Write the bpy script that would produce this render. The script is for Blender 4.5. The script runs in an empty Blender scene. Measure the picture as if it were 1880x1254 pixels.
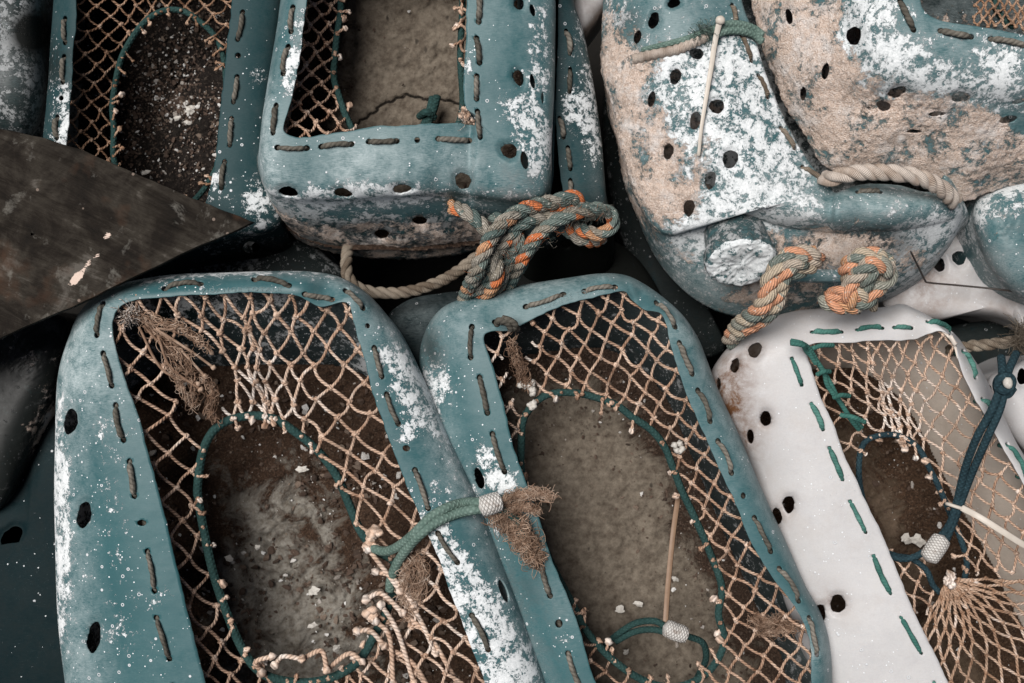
import bpy, math, random
import numpy as np
from mathutils import Vector, noise as mnoise

random.seed(7)
rng = np.random.default_rng(11)
H = 1.6            # lens height above the rims, metres
S = 0.0008         # metres per measured unit at rim level
CX, CY = 940.0, 627.0

def W(px, py, z):
    """point of the pile: measured plan position, height z -> world metres"""
    k = S*(H-np.asarray(z, float))/H
    return np.stack([(np.asarray(px, float)-CX)*k, -(np.asarray(py, float)-CY)*k,
                     np.asarray(z, float)+0*np.asarray(px, float)], -1)

def unW(P):
    k = S*(H-P[..., 2])/H
    return np.stack([P[..., 0]/k+CX, -P[..., 1]/k+CY], -1)

col = bpy.context.scene.collection

# ------------------------------------------------------------------ helpers
def closed_cr(P, per=24):
    P = np.asarray(P, float); n = len(P); out = []
    t = np.linspace(0, 1, per, endpoint=False)[:, None]
    for i in range(n):
        a, b, c, d = P[(i-1) % n], P[i], P[(i+1) % n], P[(i+2) % n]
        out.append(.5*((2*b)+(-a+c)*t+(2*a-5*b+4*c-d)*t**2+(-a+3*b-3*c+d)*t**3))
    return np.concatenate(out)

def open_cr(P, per=12):
    P = np.asarray(P, float)
    P = np.vstack([2*P[0]-P[1], P, 2*P[-1]-P[-2]]); out = []
    t = np.linspace(0, 1, per, endpoint=False)[:, None]
    for i in range(1, len(P)-2):
        a, b, c, d = P[i-1:i+3]
        out.append(.5*((2*b)+(-a+c)*t+(2*a-5*b+4*c-d)*t**2+(-a+3*b-3*c+d)*t**3))
    out.append(P[-2][None])
    return np.concatenate(out)

def resample(P, n, closed=False, key=None):
    Q = np.vstack([P, P[:1]]) if closed else P
    K = Q if key is None else (np.vstack([key, key[:1]]) if closed else key)
    d = np.r_[0, np.cumsum(np.linalg.norm(np.diff(K, axis=0), axis=1))]
    s = np.linspace(0, d[-1], n+1)[:-1] if closed else np.linspace(0, d[-1], n)
    return np.stack([np.interp(s, d, Q[:, k]) for k in range(Q.shape[1])], 1)

class SineNoise:
    def __init__(self, seed, n=14, spread=.6):
        r = np.random.default_rng(seed)
        v = r.normal(size=(n, 3)); v /= np.linalg.norm(v, axis=1)[:, None]
        self.k = v*(1+spread*r.uniform(-1, 1, (n, 1))); self.p = r.uniform(0, 6.28, n); self.n = n
    def __call__(self, P, freq):
        return np.sin((P@self.k.T)*freq*6.28+self.p).sum(-1)/math.sqrt(self.n)*.8

N1, N2, N3 = SineNoise(1), SineNoise(2), SineNoise(3, 30, .9)

class MB:
    """mesh collector with uv and one float-colour attribute per vertex"""
    def __init__(s): s.v = []; s.f = []; s.uv = []; s.c = []; s.n = 0
    def add(s, V, F, UV=None, C=None):
        V = np.asarray(V, float)
        s.v.append(V); s.f += [tuple(int(i)+s.n for i in f) for f in F]
        s.uv.append(np.zeros((len(V), 2)) if UV is None else np.asarray(UV, float))
        s.c.append(np.zeros((len(V), 4)) if C is None else np.broadcast_to(np.asarray(C, float), (len(V), 4)))
        s.n += len(V)
    def tube(s, path, r, sides=7, tint=0., flat=None, cap=True, vscale=1.):
        path = np.asarray(path, float); n = len(path)
        T = np.gradient(path, axis=0); T /= np.linalg.norm(T, axis=1)[:, None]+1e-12
        r = np.broadcast_to(np.asarray(r, float), (n,))
        u = np.cross(T[0], [0, 0, 1.]) if abs(T[0][2]) < .9 else np.cross(T[0], [1., 0, 0])
        u /= np.linalg.norm(u); U = [u]
        for i in range(1, n):
            u = U[-1]-T[i]*np.dot(U[-1], T[i]); u /= np.linalg.norm(u)+1e-12; U.append(u)
        U = np.array(U); B = np.cross(T, U)
        if flat is not None:      # keep strip face up
            up = np.array([0, 0, 1.]); U = np.cross(T, up); U /= np.linalg.norm(U, axis=1)[:, None]+1e-9; B = np.cross(T, U)
        a = np.linspace(0, 2*math.pi, sides+1)
        fx, fy = (1, 1) if flat is None else flat
        V = path[:, None]+r[:, None, None]*(np.cos(a)[None, :, None]*U[:, None]*fx+np.sin(a)[None, :, None]*B[:, None]*fy)
        L = np.r_[0, np.cumsum(np.linalg.norm(np.diff(path, axis=0), axis=1))]
        uv = np.stack(np.broadcast_arrays(L[:, None]*vscale, (a/(2*math.pi))[None]), -1).reshape(-1, 2)
        m = sides+1
        F = [(i*m+j, i*m+j+1, (i+1)*m+j+1, (i+1)*m+j) for i in range(n-1) for j in range(sides)]
        V = V.reshape(-1, 3)
        if cap:
            V = np.vstack([V, path[0]-T[0]*r[0]*.4, path[-1]+T[-1]*r[-1]*.4]); uv = np.vstack([uv, [0, 0], [L[-1], 0]])
            c0, c1 = n*m, n*m+1
            F += [(c0, j+1, j) for j in range(sides)]+[(c1, (n-1)*m+j, (n-1)*m+j+1) for j in range(sides)]
        if np.ndim(tint):
            C = np.zeros((len(V), 4)); tt = np.repeat(np.asarray(tint), m)
            C[:n*m, 0] = tt; C[n*m:, 0] = tt[-1]
        else: C = (tint, 0, 0, 0)
        s.add(V, F, uv, C)
    def blob(s, c, r, tint=0., rough=.2, scale=(1, 1, 1)):
        V = ICO_V*(1+rough*rng.uniform(-1, 1, (len(ICO_V), 1)))*np.asarray(scale)*r
        a = rng.uniform(0, 6.28); ca, sa = math.cos(a), math.sin(a)
        V = V@np.array([[ca, sa, 0], [-sa, ca, 0], [0, 0, 1]])
        s.add(V+np.asarray(c), ICO_F, ICO_V[:, :2]*.004, (tint, 0, 0, 0))
    def build(s, name, m, parent=None, smooth=True, attr='tint'):
        me = bpy.data.meshes.new(name)
        V = np.concatenate(s.v)
        off = np.zeros(3) if parent is None else np.array(parent.location)+(np.array(parent.parent.location) if parent.parent else 0)
        o = bpy.data.objects.new(name, me)
        if parent is None:
            off = V.mean(0); o.location = off
        else: o.parent = parent
        me.from_pydata((V-off).tolist(), [], s.f)
        me.materials.append(m)
        uvl = me.uv_layers.new(name='UVMap')
        idx = np.empty(len(me.loops), np.int32); me.loops.foreach_get('vertex_index', idx)
        uvl.data.foreach_set('uv', np.concatenate(s.uv)[idx].astype(np.float32).ravel())
        ca = me.color_attributes.new(attr, 'FLOAT_COLOR', 'POINT')
        ca.data.foreach_set('color', np.concatenate(s.c).astype(np.float32).ravel())
        if smooth: me.polygons.foreach_set('use_smooth', [True]*len(me.polygons))
        me.update(); col.objects.link(o); return o

def ico():
    import bmesh
    b = bmesh.new(); bmesh.ops.create_icosphere(b, subdivisions=2, radius=1)
    V = np.array([v.co[:] for v in b.verts]); F = [tuple(v.index for v in f.verts) for f in b.faces]; b.free()
    return V, F
ICO_V, ICO_F = ico()
def ico1():
    import bmesh
    b = bmesh.new(); bmesh.ops.create_icosphere(b, subdivisions=1, radius=1)
    V = np.array([v.co[:] for v in b.verts]); F = [tuple(v.index for v in f.verts) for f in b.faces]; b.free()
    return V, F
ICO1_V, ICO1_F = ico1()

def root(name, loc, label, cat, group=None):
    o = bpy.data.objects.new(name, None); o.location = loc; o.empty_display_size = .05
    col.objects.link(o); return tag(o, label, cat, group)
def tag(o, label, cat, group=None, kind=None):
    o['label'] = label; o['category'] = cat
    if group: o['group'] = group
    if kind: o['kind'] = kind
    return o

# ------------------------------------------------------------------ materials
class NT:
    def __init__(s, name):
        s.m = bpy.data.materials.new(name); s.m.use_nodes = True
        s.t = s.m.node_tree; s.b = s.t.nodes['Principled BSDF']
    def n(s, t, **k):
        x = s.t.nodes.new(t)
        for a, b in k.items(): setattr(x, a, b)
        return x
    def l(s, a, b): s.t.links.new(a, b)
    def coord(s, which='Object'): return s.n('ShaderNodeTexCoord').outputs[which]
    def mapping(s, v, scale=(1, 1, 1), rot=(0, 0, 0), loc=(0, 0, 0)):
        m = s.n('ShaderNodeMapping'); s.l(v, m.inputs['Vector'])
        m.inputs['Scale'].default_value = scale; m.inputs['Rotation'].default_value = rot; m.inputs['Location'].default_value = loc
        return m.outputs[0]
    def noise(s, v, scale, detail=4, rough=.55, dist=0):
        x = s.n('ShaderNodeTexNoise'); s.l(v, x.inputs['Vector'])
        x.inputs['Scale'].default_value = scale; x.inputs['Detail'].default_value = detail
        x.inputs['Roughness'].default_value = rough; x.inputs['Distortion'].default_value = dist
        return x.outputs['Fac']
    def voro(s, v, scale, feature='F1', out='Distance', rnd=1):
        x = s.n('ShaderNodeTexVoronoi', feature=feature); s.l(v, x.inputs['Vector']); x.inputs['Scale'].default_value = scale
        x.inputs['Randomness'].default_value = rnd
        return x.outputs[out]
    def math(s, op, a, b=None, c=None, clamp=False):
        x = s.n('ShaderNodeMath', operation=op, use_clamp=clamp)
        for i, v in enumerate((a, b, c)):
            if v is None: continue
            if hasattr(v, 'links'): s.l(v, x.inputs[i])
            else: x.inputs[i].default_value = v
        return x.outputs[0]
    def rng(s, v, a, b, c=0., d=1.):
        x = s.n('ShaderNodeMapRange', clamp=True); s.l(v, x.inputs[0])
        for i, k in enumerate((a, b, c, d)): x.inputs[i+1].default_value = k
        return x.outputs[0]
    def mix(s, f, a, b, mode='MIX'):
        x = s.n('ShaderNodeMix', data_type='RGBA', blend_type=mode)
        for i, v in ((0, f), (6, a), (7, b)):
            if hasattr(v, 'links'): s.l(v, x.inputs[i])
            elif i == 0: x.inputs[0].default_value = v
            else: x.inputs[i].default_value = (*v, 1) if len(v) == 3 else v
        return x.outputs[2]
    def attr(s, name):
        x = s.n('ShaderNodeAttribute', attribute_name=name); sp = s.n('ShaderNodeSeparateColor')
        s.l(x.outputs['Color'], sp.inputs[0]); return sp.outputs[0], sp.outputs[1], sp.outputs[2], x.outputs['Alpha']
    def ramp(s, f, stops, interp='LINEAR'):
        x = s.n('ShaderNodeValToRGB'); s.l(f, x.inputs[0]); cr = x.color_ramp; cr.interpolation = interp
        while len(cr.elements) < len(stops): cr.elements.new(.5)
        for e, (p, c) in zip(cr.elements, stops): e.position = p; e.color = (*c, 1)
        return x.outputs[0]
    def bump(s, h, strength=.5, dist=.002, prev=None):
        x = s.n('ShaderNodeBump'); x.inputs['Strength'].default_value = strength; x.inputs['Distance'].default_value = dist
        s.l(h, x.inputs['Height'])
        if prev is not None: s.l(prev, x.inputs['Normal'])
        return x.outputs[0]
    def fin(s, color, rough=.5, normal=None, spec=.4):
        if hasattr(color, 'links'): s.l(color, s.b.inputs['Base Color'])
        else: s.b.inputs['Base Color'].default_value = (*color, 1)
        if hasattr(rough, 'links'): s.l(rough, s.b.inputs['Roughness'])
        else: s.b.inputs['Roughness'].default_value = rough
        s.b.inputs['Specular IOR Level'].default_value = spec
        if normal is not None: s.l(normal, s.b.inputs['Normal'])
        return s.m

def plastic(name, base, base2, seed, white=False, spec=.24, rgh=.38):
    M = NT(name); co = M.mapping(M.coord(), loc=(seed*1.7, seed*.9, seed*2.3))
    wR, cG, kB, dA = M.attr('wear')
    n_big = M.noise(co, 9, 3)
    n_mid = M.noise(co, 34, 8, .78, .3)
    n_spk = M.noise(co, 110, 8, .82, .4)
    n_fine = M.noise(co, 420, 3, .6)
    scr = M.noise(M.mapping(co, scale=(14, 150, 60), rot=(0, 0, .7)), 8, 4, .7)
    scr2 = M.noise(M.mapping(co, scale=(170, 12, 60), rot=(0, 0, .4)), 8, 4, .7)
    c = M.mix(n_big, base, base2)
    c = M.mix(M.rng(n_fine, .35, .7, 0, .25), c, tuple(x*.75 for x in base), 'MIX')
    # chalky fade
    haze = M.math('MULTIPLY', kB, M.rng(M.math('ADD', M.math('MULTIPLY', n_mid, .7), M.math('MULTIPLY', scr, .5)), .46, .80), clamp=True)
    chalk = (.46, .53, .54) if not white else (.60, .59, .575)
    c = M.mix(haze, c, chalk)
    # fine scratches
    sc = M.math('MULTIPLY', M.rng(M.math('MAXIMUM', scr, scr2), .66, .74), M.rng(n_big, .4, .62, 0.0, .3))
    c = M.mix(sc, c, (.45, .55, .57) if not white else (.9, .9, .92))
    # flaking white patches, crisp edges
    m = M.math('ADD', M.math('MULTIPLY', n_mid, .5), M.math('MULTIPLY', n_spk, .5))
    thr = M.math('SUBTRACT', .70, M.math('MULTIPLY', wR, .25))
    wf = M.math('MULTIPLY', M.math('SUBTRACT', m, thr), 55, clamp=True)
    n_ws = M.math('MULTIPLY', M.noise(co, 260, 5, .8), n_mid)
    c = M.mix(wf, c, M.mix(M.rng(n_ws, .12, .4), (.40, .44, .45), (.84, .86, .87)))
    # barnacle rings dotted about
    cr_ = M.mapping(co, loc=(.3, .2, 0)); v = M.voro(M.mapping(cr_, scale=(1, 1, 1)), 120); vc = M.voro(cr_, 120, out='Color')
    sp = M.n('ShaderNodeSeparateColor'); M.l(vc, sp.inputs[0])
    ringm = M.math('MULTIPLY', M.rng(M.math('ABSOLUTE', M.math('SUBTRACT', v, .26)), .04, .10, 1, 0),
                   M.math('GREATER_THAN', M.math('ADD', sp.outputs[0], M.math('MULTIPLY', wR, .10)), 1.0))
    c = M.mix(ringm, c, (.62, .64, .66))
    # tiny crisp specks
    v2 = M.voro(co, 330); s2 = M.n('ShaderNodeSeparateColor'); M.l(M.voro(co, 330, out='Color'), s2.inputs[0])
    spk = M.math('MULTIPLY', M.math('LESS_THAN', v2, M.math('MULTIPLY', s2.outputs[1], .42)), M.math('GREATER_THAN', M.math('ADD', s2.outputs[0], M.math('MULTIPLY', M.rng(M.noise(co, 26, 3), .45, .65), M.math('MULTIPLY_ADD', wR, .48, .0))), .99))
    c = M.mix(spk, c, (.74, .77, .79))
    # dark algae film / rust; also carries some painted shade
    df = M.math('MULTIPLY', M.math('MULTIPLY', dA, 1.25, clamp=True), M.rng(M.math('ADD', n_mid, M.math('MULTIPLY', dA, .25)), .48, .60), clamp=True) if not white else M.math('MULTIPLY', dA, M.rng(n_mid, .30, .62), clamp=True)
    c = M.mix(df, c, (.010, .011, .010) if not white else (.12, .055, .025))
    # tan crust
    n_c = M.math('ADD', M.math('MULTIPLY', M.noise(co, 24, 8, .72, .4), .6), M.math('MULTIPLY', n_spk, .4))
    cf = M.math('MULTIPLY', M.math('SUBTRACT', n_c, M.math('SUBTRACT', .75, M.math('MULTIPLY', cG, .34))), 22, clamp=True)
    gr = M.noise(co, 420, 5, .75); vg = M.voro(co, 460)
    tan = M.ramp(gr, [(.24, (.10, .065, .045)), (.36, (.46, .33, .26)), (.50, (.68, .54, .45)), (.66, (.88, .80, .74))])
    tan = M.mix(M.rng(M.noise(M.mapping(co, loc=(2, 5, 1)), 20, 6, .7), .50, .68, 0, .75), tan, (.80, .79, .78))
    tan = M.mix(M.rng(M.noise(M.mapping(co, loc=(7, 1, 3)), 30, 6, .75), .54, .70, 0, .45), tan, (.24, .16, .11))
    c = M.mix(cf, c, tan)
    if white: c = M.mix(M.rng(M.noise(M.mapping(co, scale=(1, 1, 1)), 11, 5, .7), .50, .78, 0, .22), c, (.30, .22, .16))
    # bump
    h = M.math('ADD', M.math('MULTIPLY', M.math('MAXIMUM', wf, spk), .3), M.math('MULTIPLY', cf, M.math('ADD', M.math('MULTIPLY', gr, 2.2), M.math('MULTIPLY', M.math('SUBTRACT', 1, vg), .8))))
    h = M.math('ADD', h, M.math('MULTIPLY', n_fine, .05)); h = M.math('ADD', h, M.math('MULTIPLY', ringm, .5))
    h = M.math('ADD', h, M.math('MULTIPLY', sc, -.1))
    nb = M.bump(h, .75, .0022)
    nb = M.bump(M.noise(co, 14, 3), .25, .006, nb)
    r = M.math('ADD', rgh, M.math('MULTIPLY', M.math('MAXIMUM', wf, M.math('MAXIMUM', cf, haze)), .4), clamp=True)
    r = M.math('ADD', r, M.math('MULTIPLY', M.math('SUBTRACT', n_mid, .5), .3), clamp=True)
    if white:
        M.b.inputs['Subsurface Weight'].default_value = .15
        M.b.inputs['Subsurface Radius'].default_value = (.01, .008, .007)
    return M.fin(c, r, nb, spec)

def fibre(name, stops, freq=260, bump=.9, twist=1., dirt=(.05, .03, .02), braid=False, amt=.5):
    """cord and twine: twisted or braided lay along the uv"""
    M = NT(name); uv = M.n('ShaderNodeUVMap').outputs[0]; co = M.coord()
    sp = M.n('ShaderNodeSeparateXYZ'); M.l(uv, sp.inputs[0]); u, v = sp.outputs[0], sp.outputs[1]
    def lay(k):
        return M.math('MULTIPLY_ADD', M.math('SINE', M.math('MULTIPLY', M.math('ADD', M.math('MULTIPLY', u, freq), M.math('MULTIPLY', v, k)), 6.2832)), .5, .5)
    if braid: lh = M.math('MULTIPLY', lay(4), lay(-4)); 
    else: lh = lay(twist*2)
    tR = M.attr('tint')[0]
    nn = M.noise(co, 60, 4); nf = M.noise(co, 700, 3, .7)
    c = M.ramp(M.math('ADD', M.math('MULTIPLY', nn, .8), M.math('MULTIPLY', tR, .6)), stops)
    c = M.mix(M.rng(lh, 0, .5, amt, 0), c, dirt)
    c = M.mix(M.rng(nf, .45, .7, 0, .35), c, dirt)
    c = M.mix(M.rng(M.noise(co, 22, 3), .5, .72, 0, .5), c, dirt)
    h = M.math('ADD', lh, M.math('MULTIPLY', nf, .6))
    return M.fin(c, .85, M.bump(h, bump, .0012), .15)

TEAL = ((.026, .084, .095), (.040, .118, .129))
M_teal = [plastic('teal_plastic_%d' % i, *TEAL, i) for i in range(3)]
M_dteal = plastic('deep_shade_teal_plastic', (.002, .009, .011), (.004, .015, .018), 5, spec=.06, rgh=.6)  # teal copy darkened: shade deep between the pots is in the base
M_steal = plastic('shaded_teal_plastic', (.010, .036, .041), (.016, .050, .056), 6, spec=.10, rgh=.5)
M_white = plastic('white_plastic', (.43, .425, .43), (.53, .525, .53), 7, True)
M_inner = plastic('shade_dark_inner_plastic', (.004, .012, .014), (.008, .020, .023), 9, spec=.15, rgh=.5)  # near-black base puts the shade inside the pots into the colour
M_innerw = plastic('yellowed_glow_inner_plastic', (.50, .43, .36), (.66, .59, .52), 10, True)  # base also brightened: glow of light through the wall painted in
M_grime_shade = plastic('grimy_shaded_plastic', (.008, .022, .023), (.02, .038, .038), 8)  # grime, with occlusion of the background drums darkened into the base
M_twine = fibre('tan_twine', [(.28, (.17, .09, .055)), (.46, (.46, .29, .20)), (.70, (.70, .51, .39)), (1, (.90, .82, .75))], 150, amt=.55)
M_twine2 = fibre('brown_twine', [(.25, (.13, .065, .035)), (.5, (.34, .20, .125)), (.8, (.58, .41, .30)), (1, (.85, .75, .68))], 150, amt=.55)
M_lace = fibre('grey_lacing', [(.2, (.06, .055, .045)), (.5, (.125, .115, .095)), (.8, (.22, .20, .17))], 130, .6, amt=.4, dirt=(.02, .018, .015))
M_lace_g = fibre('green_lacing', [(.2, (.03, .095, .082)), (.5, (.05, .155, .13)), (.8, (.12, .27, .23))], 200, .5, amt=.25, dirt=(.02, .06, .05))
M_ring = fibre('green_braid', [(.2, (.014, .042, .041)), (.5, (.030, .072, .069)), (.85, (.11, .17, .16))], 130, .9, braid=True, dirt=(.015, .035, .03))
M_loop = fibre('pale_green_braid', [(.2, (.10, .16, .135)), (.5, (.19, .265, .23)), (.8, (.36, .43, .385))], 130, .9, braid=True, dirt=(.05, .09, .075))
M_navy = fibre('dark_blue_braid', [(.2, (.012, .03, .04)), (.55, (.03, .065, .08)), (.85, (.10, .15, .17)), (1, (.4, .45, .46))], 130, .9, braid=True, dirt=(.01, .02, .025))
M_rope = fibre('brown_rope', [(.2, (.09, .07, .05)), (.5, (.20, .16, .12)), (.8, (.34, .29, .23))], 500, .9, amt=.35)
M_rope_p = fibre('pale_rope', [(.2, (.30, .22, .17)), (.5, (.50, .41, .34)), (.8, (.68, .60, .53))], 500, .9, amt=.3, dirt=(.16, .11, .08))
M_fray = fibre('fray', [(.2, (.12, .07, .045)), (.5, (.30, .19, .13)), (.8, (.55, .40, .30)), (1, (.75, .62, .52))], 900, .3)

def mat_multirope(name, orange_pos, pale=0.):
    M = NT(name); uv = M.n('ShaderNodeUVMap').outputs[0]; co = M.coord()
    sp = M.n('ShaderNodeSeparateXYZ'); M.l(uv, sp.inputs[0])
    t = M.attr('tint')[0]
    a = (.30+pale*1.6, .27+pale*1.2, .22+pale*.8)
    c = M.ramp(t, [(0, (.11+pale*.5, .16+pale*.4, .15+pale*.3)), (.22, a), (.42, (.17+pale, .22+pale*.7, .20+pale*.5)), (.60, (.36+pale, .33+pale*.7, .28+pale*.5)), (orange_pos, (.70+pale*.3, .21+pale, .08+pale*.9)), (.95, (.66, .36, .20))], 'CONSTANT')
    yarn = M.math('MULTIPLY_ADD', M.math('SINE', M.math('MULTIPLY', M.math('ADD', M.math('MULTIPLY', sp.outputs[1], 9), M.math('MULTIPLY', sp.outputs[0], 160)), 6.283)), .5, .5)
    nf = M.noise(co, 500, 4, .7)
    c = M.mix(M.rng(yarn, 0, .5, .45, 0), c, (.05, .045, .035))
    c = M.mix(M.rng(nf, .5, .72, 0, .5), c, (.04, .03, .02))
    c = M.mix(M.rng(M.noise(co, 240, 3), .62, .68, 0, .8), c, (.62, .58, .52))
    h = M.math('ADD', yarn, M.math('MULTIPLY', nf, 1.1))
    return M.fin(c, .85, M.bump(h, .9, .0016), .15)
M_multi = mat_multirope('orange_flecked_rope', .83)
M_multi2 = mat_multirope('orange_flecked_rope_pale', .70, .16)

def mat_concrete(name, lo, hi, dirt, thr):
    M = NT(name); co = M.coord()
    n1 = M.noise(co, 16, 7, .7, .5); n2 = M.noise(co, 70, 6, .7); n3 = M.noise(co, 300, 3, .7)
    c = M.mix(M.rng(n2, .3, .7), lo, hi)
    v = M.voro(M.mapping(co, scale=(1, .6, 1), rot=(0, 0, .4)), 55); vcol = M.n('ShaderNodeSeparateColor'); M.l(M.voro(M.mapping(co, scale=(1, .6, 1), rot=(0, 0, .4)), 55, out='Color'), vcol.inputs[0]); vm = M.math('MULTIPLY', M.rng(M.math('ADD', v, M.math('MULTIPLY', n2, .3)), .26, .34, 1, 0), M.math('GREATER_THAN', vcol.outputs[0], .72))
    c = M.mix(M.rng(n3, .55, .72, 0, .5), c, tuple(x*.35 for x in lo))
    c = M.mix(M.math('MULTIPLY', vm, .8), c, (.03, .025, .02))
    dA = M.attr('tint')[0]
    df = M.rng(M.math('ADD', M.math('ADD', n1, M.math('MULTIPLY', dA, .5)), M.math('MULTIPLY', n2, .35)), thr, thr+.12)
    c = M.mix(df, c, M.mix(M.rng(n3, .4, .65), dirt, tuple(x*2.6 for x in dirt)))
    c = M.mix(M.rng(M.attr('tint')[1], .35, .7), c, (.008, .006, .004))
    c = M.mix(M.rng(M.noise(co, 150, 6, .8), .56, .64, 0, .55), c, M.mix(n1, (.06, .035, .022), (.30, .25, .20)))
    h = M.math('ADD', M.math('MULTIPLY', n2, .8), M.math('ADD', M.math('MULTIPLY', n3, .5), M.math('MULTIPLY', df, M.math('MULTIPLY', n3, 1.2))))
    return M.fin(c, .9, M.bump(h, .8, .004), .2)
M_conc = mat_concrete('concrete', (.085, .070, .054), (.27, .255, .225), (.028, .016, .010), .70)
M_concB = mat_concrete('concrete_bare', (.060, .046, .034), (.195, .165, .13), (.026, .016, .011), .82)
M_concC = mat_concrete('concrete_silted', (.05, .035, .022), (.12, .085, .06), (.03, .017, .010), .66)
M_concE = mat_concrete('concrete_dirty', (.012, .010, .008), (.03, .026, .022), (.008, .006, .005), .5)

def mat_grit():
    M = NT('shell_grit'); t = M.attr('tint')[0]; co = M.coord()
    c = M.ramp(t, [(0, (.030, .019, .013)), (.5, (.085, .055, .04)), (.72, (.17, .13, .10)), (.85, (.34, .31, .28)), (.97, (.66, .65, .63))], 'LINEAR')
    c = M.mix(M.rng(M.noise(co, 500, 3), .45, .7, 0, .5), c, (.03, .02, .015))
    return M.fin(c, .8, None, .3)
M_grit = mat_grit()

def mat_board():
    M = NT('weathered_board'); co = M.mapping(M.coord(), rot=(0, 0, .42))
    st = M.noise(M.mapping(co, scale=(2.5, 18, 20)), 3, 9, .8, .8)
    n = M.noise(co, 14, 6, .65, .5); nf = M.noise(co, 180, 4, .7)
    c = M.ramp(M.math('ADD', M.math('MULTIPLY', st, .38), M.math('MULTIPLY', n, .62)), [(.38, (.004, .003, .002)), (.46, (.013, .010, .0075)), (.55, (.034, .029, .023)), (.63, (.10, .09, .078))])
    c = M.mix(M.rng(M.noise(co, 8, 4, .6), .56, .72, 0, .7), c, (.07, .035, .02))
    c = M.mix(M.rng(M.noise(M.mapping(co, loc=(3, 1, 0)), 26, 5, .7, .3), .60, .72, 0, .5), c, (.22, .21, .185))
    c = M.mix(M.rng(M.voro(co, 30), .06, .08, .8, 0), c, (.22, .17, .14))
    R = M.attr('tint')[0]
    c = M.mix(M.math('MULTIPLY', M.math('SUBTRACT', M.math('ADD', M.noise(co, 60, 4, .7), R), 1.0), 14, clamp=True), c, (.66, .52, .44))
    return M.fin(c, M.rng(n, .3, .7, .7, .95), M.bump(M.math('ADD', st, M.math('MULTIPLY', nf, .5)), .9, .0024), .12)
M_board = mat_board()

def mat_simple(name, c, rough=.6, bump=0, c2=None, sc=200):
    M = NT(name); co = M.coord(); n = M.noise(co, sc, 4, .65)
    cc = M.mix(n, c, c2 or tuple(x*.6 for x in c))
    return M.fin(cc, rough, M.bump(n, bump, .002) if bump else None, .35)
M_tie = mat_simple('white_nylon', (.62, .58, .52), .45, .2, (.42, .36, .30), 60)
M_tieb = mat_simple('browned_nylon', (.30, .20, .13), .5, .2, (.14, .08, .05), 60)
M_soil = mat_simple('shade_black_soil', (.012, .010, .008), .95, 1, (.004, .004, .003), 60)  # soil kept near black to paint deep shade into the gaps
M_shell = mat_simple('seashell', (.62, .60, .56), .5, .4, (.35, .32, .28), 300)
M_wire = mat_simple('dark_wire', (.05, .04, .035), .5)
def mat_ferrule():
    M = NT('crosshatched_sleeve'); uv = M.n('ShaderNodeUVMap').outputs[0]; co = M.coord()
    sp = M.n('ShaderNodeSeparateXYZ'); M.l(uv, sp.inputs[0]); u, v = sp.outputs[0], sp.outputs[1]
    def lay(k): return M.math('ABSOLUTE', M.math('SINE', M.math('MULTIPLY', M.math('ADD', M.math('MULTIPLY', u, 220), M.math('MULTIPLY', v, k)), 3.1416)))
    g = M.math('MINIMUM', lay(9), lay(-9))
    c = M.mix(M.rng(g, .05, .35), (.16, .14, .12), (.60, .58, .55))
    c = M.mix(M.rng(M.noise(co, 90, 3), .55, .7, 0, .6), c, (.15, .10, .07))
    return M.fin(c, .5, M.bump(g, .8, .0015), .4)
M_ferr = mat_ferrule()

# ------------------------------------------------------------------ the pot shell
def inpoly(P, poly):
    x, y = P[:, 0], P[:, 1]; c = np.zeros(len(P), bool); n = len(poly); j = n-1
    for i in range(n):
        xi, yi = poly[i]; xj, yj = poly[j]
        m = ((yi > y) != (yj > y)) & (x < (xj-xi)*(y-yi)/((yj-yi) if yj != yi else 1e-9)+xi)
        c ^= m; j = i
    return c

def pdist(P, poly):
    """distance from points to a closed polygon and nearest point"""
    A = poly; B = np.roll(poly, -1, 0); d = B-A
    t = ((P[:, None]-A[None])*d[None]).sum(-1)/(np.maximum((d*d).sum(-1), 1e-9))
    t = np.clip(t, 0, 1); Q = A[None]+t[..., None]*d[None]
    D = np.linalg.norm(P[:, None]-Q, axis=-1); k = D.argmin(1)
    return D[np.arange(len(P)), k], Q[np.arange(len(P)), k]

class Pot: pass

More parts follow.
